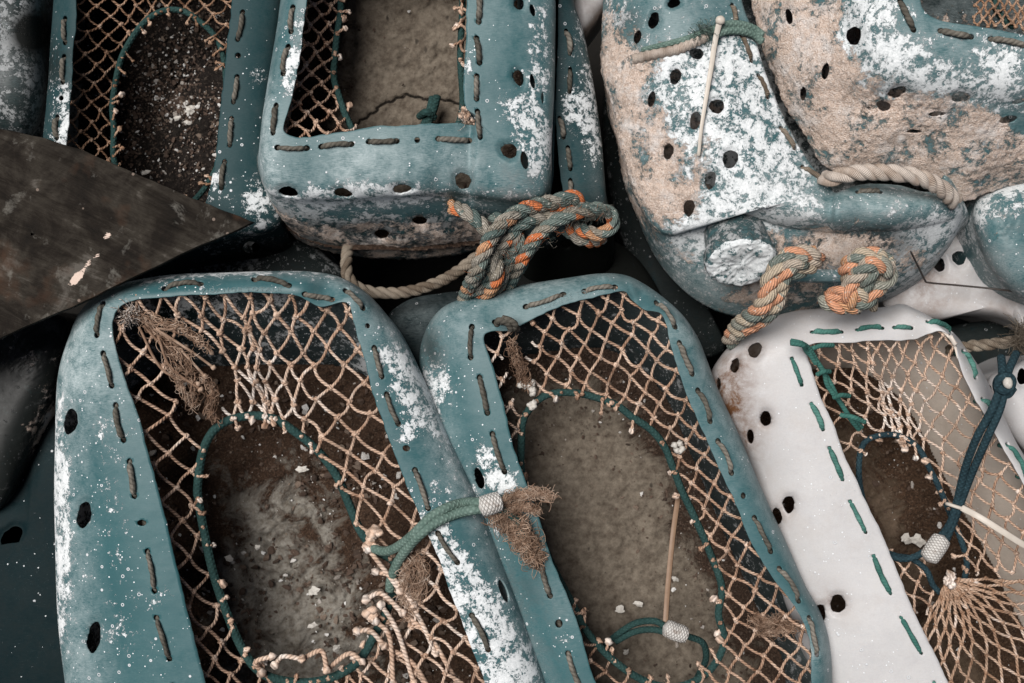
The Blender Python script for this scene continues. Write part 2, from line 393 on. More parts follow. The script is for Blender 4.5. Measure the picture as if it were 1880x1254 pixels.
def shell(name_label, rows, z0=0., gx=0., gy=0., R=.06, n=2.6, crown=0., depth=.26, zb=None, mat=None,
          holes=(), bumps=(), creases=(), wear=(), base=(.25, 0, .3, 0), seed=0, cap=False, cell=3.2, rimrows=56,
          wallrows=26, edge_chalk=.5, shoulder_white=.25, inset=.95, group='plastic drum fishing pots in the pile', cat='fishing pot',
          rough_rim=1.6, dent=.004, thick=.003, slab=None, inner=None, vsmooth=0, Rfun=None, lean=(0, 0), hdent=.005, kind='fishing_pot', crustdisp=.004, wallwear=None):
    rows = [tuple(r)+(None,)*(6-len(r)) for r in rows]
    I = np.array([r[:2] for r in rows], float); O = np.array([r[2:4] for r in rows], float)
    cxy = O.mean(0)
    zr = lambda P: z0+gx*(P[..., 0]-cxy[0])/100+gy*(P[..., 1]-cxy[1])/100
    Rf = (lambda P: np.full(len(P), R)) if Rfun is None else Rfun
    zO = zr(O)-Rf(O); zbase = (z0-depth) if zb is None else zb
    WO = W(O[:, 0], O[:, 1], zO); cw = WO.mean(0)
    BW = []
    for r, w in zip(rows, WO):
        if r[4] is not None:
            BW.append(W(r[4], r[5], zbase))
        else:
            q = cw+(w-cw)*inset; le = lean(r[2], r[3]) if callable(lean) else lean; BW.append([q[0]+le[0]*S, q[1]-le[1]*S, zbase])
    BW = np.array(BW)
    full = np.hstack([I, O, BW]); full = closed_cr(full, 24)
    per = np.linalg.norm(np.diff(np.vstack([full[:, 2:4], full[:1, 2:4]]), axis=0), axis=1).sum()
    N = int(per/cell)
    full = resample(full, N, True, key=full[:, 2:4]+full[:, :2])
    I, O, BW = full[:, :2], full[:, 2:4], full[:, 4:]
    # ragged hand-cut edge
    if not cap:
        dirn = (O-I)/(np.linalg.norm(O-I, axis=1)[:, None]+1e-6)
        s3 = np.c_[I*.01, np.zeros(N)]
        I = I+dirn*((N1(s3, .9)+.5*N3(s3, 4))*rough_rim)[:, None]
    th = np.linspace(0, 1, rimrows)
    ang = th*math.pi/2
    f = np.sin(ang)**(2/n); 
    f = np.where(th < .9, f, f)
    # even spacing in arc length of the superellipse
    ff = np.linspace(0, 1, 800); g = 1-(1-ff**n)**(1/n)
    ds = np.r_[0, np.cumsum(np.hypot(np.diff(ff), np.diff(g)*.75))]
    sN = np.linspace(0, ds[-1], rimrows); f = np.interp(sN, ds, ff); g = np.interp(sN, ds, g)
    PX = I[:, None]+(O-I)[:, None]*f[None, :, None]
    Z = zr(PX)-Rf(O)[:, None]*g[None]+crown*np.sin(math.pi*np.clip(f, 0, 1))[None]
    for (bx, by, br, dz) in bumps:
        d2 = ((PX-np.array([bx, by]))**2).sum(-1)/br**2; Z = Z+dz*np.exp(-d2)
    for (x0, y0, x1, y1, wd, dz, reach) in creases:
        a = np.array([x0, y0]); d = np.array([x1-x0, y1-y0]); L = np.linalg.norm(d); d = d/L; nrm = np.array([-d[1], d[0]])
        s = (PX-a)@d; q = (PX-a)@nrm
        env = 1/(1+np.exp(-(s+6)/4))/(1+np.exp((s-L-6)/6))
        Z = Z+dz*env/(1+np.exp(-q/wd))*np.exp(-np.clip(q, 0, 1e9)/reach)
    P3 = W(PX[..., 0], PX[..., 1], Z)
    k = .012
    P3[..., 2] += dent*N2(P3+seed*.37, 4.5)*(.25+.75*f[None])
    # wall
    Ow = P3[:, -1]; s = np.linspace(0, 1, wallrows+1)[1:]
    C = Ow+(BW-Ow)*np.array([.78, .78, .42]) if True else None
    Wl = ((1-s)**2)[None, :, None]*Ow[:, None]+(2*s*(1-s))[None, :, None]*C[:, None]+(s**2)[None, :, None]*BW[:, None]
    if vsmooth:
        cat_ = np.concatenate([P3, Wl], 1)
        for _ in range(vsmooth):
            cat_[:, 4:-1] = .5*cat_[:, 4:-1]+.25*(cat_[:, 3:-2]+cat_[:, 5:])
        P3 = cat_[:, :rimrows]; Wl = cat_[:, rimrows:]
    # underside
    c3 = BW.mean(0); und = []
    for q, dz in ((.97, .012), (.90, .02), (.6, .024), (.25, .025), (0.02, .025)):
        und.append(np.stack([c3[0]+(BW[:, 0]-c3[0])*q, c3[1]+(BW[:, 1]-c3[1])*q, BW[:, 2]-dz], -1))
    und = np.stack(und, 1)
    G = np.concatenate([P3, Wl, und], 1)
    V = G.shape[1]
    # wear attribute
    A = np.zeros((N, V, 4)); A[:] = base
    fv = np.r_[f, np.ones(V-rimrows)]
    PXA = unW(G)
    A[..., 2] += edge_chalk*np.clip((fv[None]-.55)/.4, 0, 1)*np.clip(1-(np.arange(V)[None]-rimrows)/6, 0, 1)
    A[..., 0] += shoulder_white*np.clip((fv[None]-.6)/.35, 0, 1)
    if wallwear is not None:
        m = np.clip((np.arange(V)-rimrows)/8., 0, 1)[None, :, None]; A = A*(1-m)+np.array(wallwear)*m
    for w in wear:
        x, y, r, ch, val = w[:5]; asp = w[5] if len(w) > 5 else 1.; an = math.radians(w[6]) if len(w) > 6 else 0
        dx, dy = PXA[..., 0]-x, PXA[..., 1]-y
        u, v = dx*math.cos(an)+dy*math.sin(an), -dx*math.sin(an)+dy*math.cos(an)
        A[..., 'wckd'.index(ch)] += val*np.exp(-((u/(r*asp))**2+(v/r)**2))
    A = np.clip(A, 0, [.92, .93, 1.2, 1.3])
    # crust has thickness
    cr = np.clip((A[..., 1]-.45)*2, 0, 1)
    d1 = G-np.array([cw[0], cw[1], zbase+.05]); d1 /= np.linalg.norm(d1, axis=-1)[..., None]
    Gf = G.reshape(-1, 3)
    G = G+d1*(cr*crustdisp*(N3(Gf, 60).reshape(N, V)*.35+N3(Gf+5, 130).reshape(N, V)*.25+N1(Gf+3, 10).reshape(N, V)*.9))[..., None]
    # holes: snap vertices onto the ellipse then drop the faces inside
    vis = np.zeros((N, V), bool); vis[:, :rimrows+wallrows] = True
    pxg = unW(G)
    nrmz = np.zeros((N, V)); du = np.roll(G, -1, 0)-np.roll(G, 1, 0); dv = np.gradient(G, axis=1); nn = np.cross(dv, du); 
    nl = np.linalg.norm(nn, axis=-1)+1e-12
    cam = np.array([0, 0, H])-G; cam /= np.linalg.norm(cam, axis=-1)[..., None]
    face = (nn/nl[..., None]*cam).sum(-1)
    if np.median(face[:, :rimrows//2]) < 0: face = -face; nn = -nn
    nn = nn/nl[..., None]
    vis &= face > .03
    inh = np.full((N, V), 60.)
    for h in holes:
        x, y, rx, ry = h[:4]; an = math.radians(h[4]) if len(h) > 4 else 0
        dx, dy = pxg[..., 0]-x, pxg[..., 1]-y; ca, sa = math.cos(an), math.sin(an)
        u, v = (dx*ca+dy*sa), (-dx*sa+dy*ca); big = min(rx, ry) > 7
        th_ = np.arctan2(v, u)
        wob = 1+big*(.05*np.sin(th_*3+x)+.03*np.sin(th_*7+y))
        rho = np.hypot(u/rx, v/ry)/wob
        if big: G[..., 2] -= np.where(vis, hdent*np.exp(-np.clip(rho-1, 0, 9)**2/.16), 0)
        inh = np.where(vis, np.minimum(inh, (rho-1)*min(rx, ry)), inh)
    idx = (np.arange(N)[:, None]*V+np.arange(V)[None])
    nx = np.roll(idx, -1, 0)
    F = np.stack([idx[:, :-1], idx[:, 1:], nx[:, 1:], nx[:, :-1]], -1).reshape(-1, 4)
    ih = inh.reshape(-1); ih = np.where(np.abs(ih) < 1e-4, 1e-4, ih)
    mn, mx = ih[F].min(1), ih[F].max(1)
    faces = F[mn > 0].tolist()
    Gv = G.reshape(-1, 3); Av = A.reshape(-1, 4); newv = []; newa = []; ek = {}
    for q in F[(mn < 0) & (mx > 0)].tolist():
        poly = []
        for k_ in range(4):
            a, b = q[k_], q[(k_+1) % 4]
            if ih[a] > 0: poly.append(a)
            if (ih[a] > 0) != (ih[b] > 0):
                key = (min(a, b), max(a, b))
                if key not in ek:
                    t_ = ih[key[0]]/(ih[key[0]]-ih[key[1]])
                    ek[key] = N*V+len(newv); newv.append(Gv[key[0]]*(1-t_)+Gv[key[1]]*t_); newa.append(Av[key[0]]*(1-t_)+Av[key[1]]*t_)
                poly.append(ek[key])
        if len(poly) >= 3: faces.append(poly)
    if cap: faces.append(idx[:, 0].tolist())
    if newv: Gv = np.vstack([Gv, newv]); Av = np.vstack([Av, newa])
    pxg = unW(G)
    used = np.zeros(len(Gv), bool)
    for fc in faces: used[fc] = True
    mp = np.cumsum(used)-1
    VV = Gv[used]; faces = [[int(mp[i]) for i in fc] for fc in faces]
    loc = np.array([cw[0], cw[1], zbase-.025])
    p = Pot(); p.root = root(kind, loc, name_label, cat, group)
    me = bpy.data.meshes.new('shell'); me.from_pydata((VV-loc).tolist(), [], faces)
    # orient outward
    me.materials.append(mat)
    ca_ = me.color_attributes.new('wear', 'FLOAT_COLOR', 'POINT')
    ca_.data.foreach_set('color', Av[used].astype(np.float32).ravel())
    me.polygons.foreach_set('use_smooth', [True]*len(me.polygons))
    me.update()
    if me.polygons[len(me.polygons)//4].normal.length and True:
        # use mean of rim normals
        nzs = np.empty(len(me.polygons)*3); me.polygons.foreach_get('normal', nzs); nzs = nzs.reshape(-1, 3)
        ctr = np.empty(len(me.polygons)*3); me.polygons.foreach_get('center', ctr); ctr = ctr.reshape(-1, 3)
        top = ctr[:, 2] > np.percentile(ctr[:, 2], 70)
        if nzs[top, 2].mean() < 0: me.flip_normals()
    o = bpy.data.objects.new('shell', me); o.parent = p.root; col.objects.link(o)
    if not cap:
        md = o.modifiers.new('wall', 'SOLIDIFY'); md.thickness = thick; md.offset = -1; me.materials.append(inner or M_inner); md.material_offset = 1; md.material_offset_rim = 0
    p.shell = o; p.I = I; p.O = O; p.loc = loc; p.zbase = zbase; p.BW = BW; p.z0 = z0
    ok = vis.reshape(-1)
    p.spx = pxg.reshape(-1, 2)[ok]; p.sp3 = G.reshape(-1, 3)[ok]; p.sn = nn.reshape(-1, 3)[ok]
    p.wall = np.concatenate([P3[:, -1:], Wl], 1)
    if slab: 
        build_slab(p, *slab)
    return p

def surf(p, x, y):
    d = (p.spx[:, 0]-x)**2+(p.spx[:, 1]-y)**2; k = d.argmin()
    n = p.sn[k]; n = n if n[2] > 0 else -n
    return W(x, y, p.sp3[k, 2]), n

def build_slab(p, ztop, mat, rough=.008, seed=0, dirt_edge=.5, dstart=.45, crack=None):
    # loop of the wall at height ztop
    N = len(p.BW); loop = []
    for i in range(0, N, 2):
        w = p.wall[i]; zz = w[:, 2][::-1]
        loop.append([np.interp(ztop, zz, w[:, 0][::-1]), np.interp(ztop, zz, w[:, 1][::-1])])
    loop = np.array(loop); c = loop.mean(0)
    lo, hi = loop.min(0)-.004, loop.max(0)+.004; st = .0026
    nx_, ny_ = int((hi[0]-lo[0])/st)+1, int((hi[1]-lo[1])/st)+1
    gx_, gy_ = np.meshgrid(np.linspace(lo[0], hi[0], nx_), np.linspace(lo[1], hi[1], ny_), indexing='ij')
    P2 = np.stack([gx_, gy_], -1).reshape(-1, 2)
    lp = loop[::4]; dE, _ = pdist(P2, lp); insd = inpoly(P2, lp)
    dmax = dE[insd].max(); q = np.where(insd, 1-dE/dmax, 1.)
    fl = np.c_[P2, np.full(len(P2), ztop)]+seed
    Zv = ztop+rough*(.6*N1(fl, 7)+.35*N2(fl, 22)+.18*N3(fl, 60)+.10*N3(fl+7, 120))+.02*np.clip((q-.6)/.4, 0, 1)**2
    ok = insd | (dE < .0035)
    G3 = np.c_[P2, Zv]; ix = np.arange(nx_*ny_).reshape(nx_, ny_)
    F = np.stack([ix[:-1, :-1], ix[1:, :-1], ix[1:, 1:], ix[:-1, 1:]], -1).reshape(-1, 4); F = F[ok[F].all(1)]
    mb = MB(); T = np.zeros((len(P2), 4)); T[:, 0] = np.clip((q-dstart)/.5, 0, 1)*dirt_edge
    if crack is not None:
        cp = open_cr(np.array(crack, float), 8); gp = unW(G3); cp = cp+np.stack([N1(np.c_[cp*.01, cp[:, 0]*0], 8), N2(np.c_[cp*.01, cp[:, 0]*0], 8)], 1)*3
        dd = np.full(len(gp), 99.)
        for a_, b_ in zip(cp[:-1], cp[1:]):
            d_ = b_-a_; t_ = np.clip(((gp-a_)@d_)/(d_@d_+1e-9), 0, 1); dd = np.minimum(dd, np.linalg.norm(gp-(a_+t_[:, None]*d_), axis=1))
        T[:, 1] = np.exp(-(dd/3.0)**2); G3[:, 2] -= .006*T[:, 1]
    us = np.unique(F); mp_ = np.zeros(len(P2), int); mp_[us] = np.arange(len(us)); G3 = G3[us]; T = T[us]; F = mp_[F].tolist()
    mb.add(G3.reshape(-1, 3), F, None, T.reshape(-1, 4))
    o = mb.build('concrete_base', mat, p.root)
    me = o.data
    nz = sum(pl.normal[2] for pl in me.polygons)
    if nz < 0: me.flip_normals()
    p.slab_loop = loop; p.slab_c = c; p.ztop = ztop

def grit(p, count, label, edge=1.6, size=(.0012, .0042), pale=.16, seed=0, cat='grit', extra_z=0.):
    r = np.random.default_rng(seed+40); mb = MB(); m = len(p.slab_loop)
    V = []; F = []; C = []
    for k in range(count):
        i = r.integers(m); q = .97*r.uniform(0, 1)**(1/(edge+1))
        base = p.slab_c+(p.slab_loop[i]-p.slab_c)*q
        s = size[0]+(size[1]-size[0])*r.uniform()**4.5
        z = p.ztop+.02*max(0, (q-.75)/.25)**2+r.uniform(0, .004)+extra_z
        t = r.uniform(.0, .72) if r.uniform() > pale else r.uniform(.8, 1.)
        vs = ICO1_V*(1+.5*r.uniform(-1, 1, (12, 1)))*np.array([s, s*r.uniform(.5, 1), s*r.uniform(.15, .45)])
        ax = r.uniform(-.7, .7, 2); a = r.uniform(0, 6.28)
        Rx = np.array([[1, 0, 0], [0, math.cos(ax[0]), -math.sin(ax[0])], [0, math.sin(ax[0]), math.cos(ax[0])]])
        Rz = np.array([[math.cos(a), -math.sin(a), 0], [math.sin(a), math.cos(a), 0], [0, 0, 1]])
        vs = vs@Rx.T@Rz.T
        V.append(vs+[base[0], base[1], z]); C.append(np.tile([t, 0, 0, 0], (12, 1)))
        F += [(a_+k*12, b_+k*12, c_+k*12) for a_, b_, c_ in ICO1_F]
    mb.add(np.concatenate(V), F, None, np.concatenate(C))
    o = mb.build('shell_grit', M_grit, None, smooth=False)
    tag(o, label, cat, kind='stuff'); return o

# lacing holes from the stitches
def sholes(st, r=5.8):
    out = []
    for x0, y0, x1, y1 in st:
        L = math.hypot(x1-x0, y1-y0); dx, dy = (x1-x0)/L, (y1-y0)/L; an = math.degrees(math.atan2(dy, dx))
        out += [(x0-dx*2.5, y0-dy*2.5, r*1.15, r*.95, an), (x1+dx*2.5, y1+dy*2.5, r*1.15, r*.95, an)]
    return out

def lacing(p, stitches, r=.0039, mat=None, arch=.004, name='lacing_cord'):
    for k_ in range(len(stitches)-1):
        if math.hypot(stitches[k_+1][0]-stitches[k_][2], stitches[k_+1][1]-stitches[k_][3]) >= 150:
            lacing(p, stitches[k_+1:], r, mat, arch, name); stitches = stitches[:k_+1]; break
    mb = MB()
    for (x0, y0, x1, y1) in stitches:
        L = math.hypot(x1-x0, y1-y0); pts = []
        bend = rng.uniform(-.05, .05)*L
        nx, ny = -(y1-y0)/L, (x1-x0)/L
        for t in np.linspace(-.04, 1.04, 15):
            x, y = x0+(x1-x0)*t, y0+(y1-y0)*t
            b = bend*math.sin(math.pi*min(max(t, 0), 1)); x += nx*b; y += ny*b
            P, n = surf(p, min(max(x, -60), 1960), y)
            e = math.sin(math.pi*min(max(t, 0), 1))
            hgt = -.008+(.008+r*.62)*min(1, e*3.2)**.8+arch*.30*e+.0006*math.sin(t*17+x0)
            pts.append(P+n*hgt)
        pts = np.array(pts)
        q0 = pts[0]+[0, 0, -.012]; q1 = pts[-1]+[0, 0, -.012]
        pts = np.vstack([q0, pts, q1])
        mb.tube(resample(open_cr(pts, 3), 26), r*(1+.12*rng.uniform(-1, 1)+.09*np.sin(np.arange(26)*rng.uniform(.7, 1.3)+x0)), 9, tint=rng.uniform(0, .6))
    # the runs of cord beneath the rim between one stitch and the next
    for a, b in zip(stitches[:-1], stitches[1:]):
        if math.hypot(b[0]-a[2], b[1]-a[3]) < 150:
            A_, _ = surf(p, a[2], a[3]); B_, _ = surf(p, b[0], b[1])
            m_ = (A_+B_)/2
            mb.tube(resample(open_cr([A_+[0, 0, -.012], m_+[0, 0, -.016], B_+[0, 0, -.012]], 4), 9), r, 7)
    return mb.build(name, mat or M_lace, p.root)

def ring(p, pts, z, r=.0046, mat=None, closed=True, name='mouth_ring', wav=.004):
    P = np.array([(*a, z) if len(a) == 2 else a for a in pts], float)
    Q = closed_cr(P, 14) if closed else open_cr(P, 14)
    Q3 = W(Q[:, 0], Q[:, 1], Q[:, 2]); Q3[:, 2] += wav*N1(Q3, 5)
    if closed: Q3 = np.vstack([Q3, Q3[:2]])
    mb = MB(); mb.tube(Q3, r, 10); o = mb.build(name, mat or M_ring, p.root)
    return Q[:, :2]

def net(p, quad, ncol, nrow, ringpoly, zring, r=.0021, mat=None, pinch=(.5, .3), vtop=.35, vbot=None, uc=.5, jit=2.6,
        region=None, zedge=-.006, knot=1.75, closedring=True, expand=9, tails=True, drop=None, sag=.8, seed=1, vfun=None, tailtint=1.0, pale=None):
    """diamond netting from the cut edge down to the ring"""
    rr = np.random.default_rng(seed); ncol = int(ncol); nrow = int(nrow)
    Q = np.array(quad, float)   # TL TR BR BL
    outer = p.I[::4]
    if region is not None: outer = np.array(region, float)
    c = outer.mean(0)
    ex = outer+(outer-c)/np.linalg.norm(outer-c, axis=1)[:, None]*expand
    def mp(u, v):
        s = pinch[0]*min(1, max(0, v/vtop)) if v < vtop else pinch[0]+(pinch[1]-pinch[0])*min(1, (v-vtop)/.2)
        if vbot is not None and v > vbot: s = pinch[2]*(1-min(1, (v-vbot)/(1-vbot)))
        w = u-uc; M_ = (1-uc) if w > 0 else uc
        w2 = min(abs(w)/M_, 1.4); u2 = uc+math.copysign(M_*w2**(1+s), w)
        return (Q[0]*(1-u2)+Q[1]*u2)*(1-v)+(Q[3]*(1-u2)+Q[2]*u2)*v
    nodes = {}; K = []
    for j in range(-2, nrow+3):
        for i in range(-2, ncol+3):
            u = (i+(.5 if j % 2 else 0))/ncol; v = j/nrow
            if vfun: v = vfun(v)
            nodes[(i, j)] = len(K); K.append(mp(u, v)+rr.normal(0, jit, 2))
    K = np.array(K)
    io = inpoly(K, ex); ir = inpoly(K, ringpoly)
    if drop is not None: dr = np.array([drop(x, y) for x, y in K])
    else: dr = np.zeros(len(K), bool)
    dO, _ = pdist(K, ex); dR, _ = pdist(K, ringpoly)
    fr = dO/(dO+dR+1e-6)
    ins = io & ~ir & ~dr
    Zr = np.array([surf(p, *pdist(K[i:i+1], outer)[1][0])[0][2] for i in range(len(K))])
    zn = Zr+zedge+(zring-Zr)*np.clip(fr, 0, 1)**sag
    zn += rr.normal(0, .0012, len(K))
    P3 = W(K[:, 0], K[:, 1], zn)
    # a little relaxing so the net hangs in curves
    E = []
    for (i, j), a in nodes.items():
        for di in ((0, -1) if j % 2 == 0 else (0, 1)):
            b = nodes.get((i+di, j+1))
            if b is not None: E.append((a, b))
    mb = MB(); used = set()
    def tw(a, b, t0):
        L = np.linalg.norm(b-a); t = np.linspace(0, 1, 7)[:, None]
        bow = rr.normal(0, .075, 3)*L; bow[2] -= .06*L; bow[1] -= .05*L
        pa = a+(b-a)*t+bow*np.sin(math.pi*t)
        mb.tube(pa, r*(1+.1*rr.uniform(-1, 1)), 7, tint=t0, cap=False)
    for a, b in E:
        t0 = rr.uniform(0, .3)+(pale(*K[a])*.55 if pale else 0)
        if ins[a] and ins[b]:
            tw(P3[a], P3[b], t0); used |= {a, b}
        elif ins[a] != ins[b]:
            if dr[a] or dr[b]:
                if rr.uniform() < .5:
                    i_, o_ = (a, b) if ins[a] else (b, a)
                    tw(P3[i_], P3[i_]+(P3[o_]-P3[i_])*rr.uniform(.3, .7)+[0, 0, -.006], t0+.4); used.add(i_)
                continue
            i_, o_ = (a, b) if ins[a] else (b, a)
            A_, B_ = K[i_], K[o_]
            if ir[o_]:
                lo, hi = 0., 1.
                for _ in range(12):
                    m_ = (lo+hi)/2
                    if inpoly((A_+(B_-A_)*m_)[None], ringpoly)[0]: hi = m_
                    else: lo = m_
                X = A_+(B_-A_)*hi; q = W(X[0], X[1], zring+.004)
                tw(P3[i_], q, t0); used.add(i_)
                mb.blob(q+[0, 0, .001], r*rr.uniform(1.2, 1.8), t0, .3)
                if tails and rr.uniform() < .6:
                    dirv = (B_-A_)/np.linalg.norm(B_-A_); cc = ringpoly.mean(0)-X; cc /= np.linalg.norm(cc)
                    dv = dirv*.4+cc*.7+rr.normal(0, .35, 2); X2 = X+dv*rr.uniform(5, 19)
                    q2 = W(X2[0], X2[1], zring+rr.uniform(-.006, .01))
                    mb.tube(np.array([q, (q+q2)/2+[0, 0, .003], q2]), r, 7, tint=.3, cap=False)
                    mb.blob(q2, r*rr.uniform(1.2, 2.5), tailtint*rr.uniform(.1, 1), .35, (1, 1.3, 1)); tuft(mb, q2, (*(dv/np.linalg.norm(dv)*[1, -1]), 0), 5, .006, .004, r=.0003, seed=int(abs(X2[0])*7), tint=.3)
            else:
                hi, lo = 1., 0.
                for _ in range(12):
                    m_ = (lo+hi)/2
                    if inpoly((A_+(B_-A_)*m_)[None], ex)[0]: lo = m_
                    else: hi = m_
                X = A_+(B_-A_)*lo; zz = surf(p, *X)[0][2]-.008
                tw(P3[i_], W(X[0], X[1], zz), t0); used.add(i_)
    for k in used:
        mb.blob(P3[k], r*knot*rr.uniform(.85, 1.2), rr.uniform(.15, .6), .3, (1.25, .95, .9))
        # wrap of the knot
        a = rr.uniform(0, 3.14); d = np.array([math.cos(a), math.sin(a), 0])*r*1.5
        mb.tube(np.array([P3[k]-d+[0, 0, r*.4], P3[k]+[0, 0, r*1.5], P3[k]+d+[0, 0, r*.4]]), r*.85, 6, tint=.4)
    return mb.build('net', mat or M_twine, p.root), P3, used

def tuft(mb, c, d, n, L, spread, r=.00045, seed=0, tint=.4, z=0., curl=.3):
    curl = curl*1.5; L = L*1.35; n = int(n*.75); r = r*.75
    rr = np.random.default_rng(seed)
    for k in range(n):
        p0 = np.array(c)+rr.normal(0, spread*.25, 3); dv = np.array(d)+rr.normal(0, .6, 3); dv /= np.linalg.norm(dv)
        l = L*rr.uniform(.35, 1.1); pts = [p0]
        for s_ in range(6):
            dv = dv+rr.normal(0, curl, 3); dv /= np.linalg.norm(dv); pts.append(pts[-1]+dv*l/6)
        mb.tube(np.array(pts), r*rr.uniform(.6, 1.4), 4, tint=tint+rr.uniform(-.4, .5), cap=False)

def tangle(mb, pts, n, spread, r=.0005, seed=0, tint=.3, wav=1.0, per=8):
    """matted fibres following a line, each wandering on its own"""
    rr = np.random.default_rng(seed); base = sweep(pts, per); m = len(base); t = np.linspace(0, 1, m)[:, None]
    for k in range(n):
        a, b = sorted(rr.uniform(0, 1, 2)); 
        if b-a < .15: b = min(1, a+.3)
        i0, i1 = int(a*(m-1)), int(b*(m-1))
        if i1-i0 < 3: continue
        seg = base[i0:i1+1].copy(); tt = np.linspace(0, 1, len(seg))
        for ax in range(3):
            for h in range(1, 5): seg[:, ax] += rr.normal(0, spread*wav/h**.7)*np.sin(tt*6.28*h*rr.uniform(.5, 1.5)+rr.uniform(0, 6.28))*(1 if ax < 2 else .6)
        mb.tube(resample(open_cr(seg, 3), len(seg)*2), r*rr.uniform(.5, 1.5), 4, tint=tint+rr.uniform(-.3, .5), cap=False)

def twisted(mb, path, r, pitch=None, strands=3, seed=0, flatten=1.):
    """laid rope: real strands wound round the path"""
    rr = np.random.default_rng(seed); pitch = pitch or r*7
    path = resample(path, max(20, int(np.linalg.norm(np.diff(path, axis=0), axis=1).sum()/(r*.35))))
    n = len(path); T = np.gradient(path, axis=0); T /= np.linalg.norm(T, axis=1)[:, None]
    u = np.cross(T[0], [0, 0, 1.]); u /= np.linalg.norm(u); U = [u]
    for i in range(1, n):
        u = U[-1]-T[i]*np.dot(U[-1], T[i]); u /= np.linalg.norm(u); U.append(u)
    U = np.array(U); B = np.cross(T, U); L = np.r_[0, np.cumsum(np.linalg.norm(np.diff(path, axis=0), axis=1))]
    for s in range(strands):
        ph = L/pitch*2*math.pi+s*2*math.pi/strands+.5*N1(path, 9)
        c = path+(np.cos(ph)[:, None]*U+np.sin(ph)[:, None]*B)*r*.52
        turn = np.floor((ph)/math.pi+.25).astype(int)
        tb = rr.uniform(0, 1, turn.max()-turn.min()+1)[turn-turn.min()]
        mb.tube(c, r*.56*(1+.08*np.sin(L*300+s)), 9, tint=tb)

def sweep(pts, per=10):
    Q = open_cr(np.array(pts, float), per); return W(Q[:, 0], Q[:, 1], Q[:, 2])

# ------------------------------------------------------------------ ground
mb = MB(); g = 60; xs = np.linspace(-6, 6, g); V = [(x, y, -.62+.02*math.sin(x*3)*math.cos(y*2)) for x in xs for y in xs]
mb.add(V, [(i*g+j, (i+1)*g+j, (i+1)*g+j+1, i*g+j+1) for i in range(g-1) for j in range(g-1)])
o = mb.build('ground', M_soil); o['kind'] = 'structure'

GRP = 'fishing pots cut from plastic drums, heaped in the pile'
# ------------------------------------------------------------------ pot A : bottom left
rowsA = [(262,800,100,850),(225,680,106,700),(208,625,126,618),(206,586,150,566),(228,558,200,527),(300,546,300,506),(400,539,420,500),
 (500,538,510,498),(552,545,572,499),(590,561,622,508),(636,556,668,534),(650,592,705,572),(666,655,750,635),(703,775,820,790),(753,905,885,930),
 (803,1020,935,1060),(850,1150,975,1170),(890,1254,1003,1254),(905,1330,1015,1345),(850,1385,960,1430),(620,1395,600,1470),(440,1385,250,1440),
 (392,1335,132,1345),(375,1254,120,1254),(340,1100,105,1080),(300,940,100,960)]
stA = [(188,560,178,612),(190,652,204,705),(213,747,226,805),(238,850,246,908),(271,1015,283,1082),(288,1137,310,1207),(318,1262,338,1330)]
stA2 = [(305,529,365,521),(470,513,527,523),(563,541,606,549),(637,535,665,563),(688,642,700,688),(711,727,730,775),(763,866,785,930),(806,982,838,1030),(868,1133,895,1190)]
A = shell('faded teal drum pot at the lower left, pale green cord looped over its rim', rowsA, z0=.0, R=.075, n=2.3, depth=.30, mat=M_teal[0], inset=.90, lean=(4, 185),
  holes=[(127,775,13,24,12),(152,947,13,25,12),(170,1173,12,30,10),(260,960,9,6),(746,823,7,6),(675,598,5,5),(925,1085,7,22,-20)]+sholes(stA+stA2),
  bumps=[(598,535,26,-.012),(560,515,30,.004),(430,560,120,.006)],
  wear=[(130,620,70,'k',.7),(170,700,90,'k',.6),(104,900,24,'w',.6,7,90),(108,1060,22,'w',.6,7,90),(200,890,45,'w',.42,2.2,80),(190,760,50,'w',.36),(210,1010,60,'w',.34,1.6,80),(250,800,40,'w',.4),(225,1160,50,'w',.5,1.5,80),
        (300,1090,35,'w',.5),(300,1240,60,'w',.25),(760,730,42,'w',.9,2.2,58),(830,1050,50,'w',.95,2.6,62),(880,1150,55,'w',.8,2,62),(940,1230,50,'w',.7),(700,640,35,'w',.45),(740,800,30,'w',.6),(820,900,50,'w',.35),(795,980,30,'w',.7),
        (720,600,55,'k',.6),(850,850,50,'k',.6,2,60),(660,530,40,'k',.5),(470,505,60,'w',.35,3,0),(300,520,60,'w',.3,2,0),(200,540,40,'k',.5),(330,580,60,'k',-.3),
        (260,1050,90,'k',-.2),(800,1060,20,'k',.3)],
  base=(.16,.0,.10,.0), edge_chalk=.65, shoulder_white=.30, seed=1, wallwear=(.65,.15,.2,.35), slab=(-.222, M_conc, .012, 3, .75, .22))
lacing(A, stA+stA2)
ringA = ring(A, [(363,890),(374,825),(400,783),(445,765),(497,767),(542,793),(583,828),(618,875),(640,925),(662,975),(690,1010),(722,1030),(728,1060),(714,1110),(694,1154),(661,1210),(618,1240),(572,1252),(523,1250),(478,1234),(445,1192),(415,1121),(394,1057),(376,983),(365,925)], -.075, .0068)
net(A, [(210,545),(655,545),(905,1330),(392,1335)], 11, 25, ringA, -.075, .0025, M_twine, pinch=(1.1,.3,.0), vtop=.30, jit=4.2, seed=3, pale=lambda x, y: math.exp(-((x-470)/110)**2-((y-720)/110)**2)+.8*math.exp(-((x-770)/70)**2-((y-1150)/140)**2)+.25,
    drop=lambda x, y: ((x-362)/42)**2+((y-690)/85)**2 < 1 or ((x-745)/26)**2+((y-1075)/50)**2 < 1)
grit(A, 6000, 'brown grit and barnacle crumbs on the floor of the lower left pot', 1.0, (.0008,.0075), .15, 1)
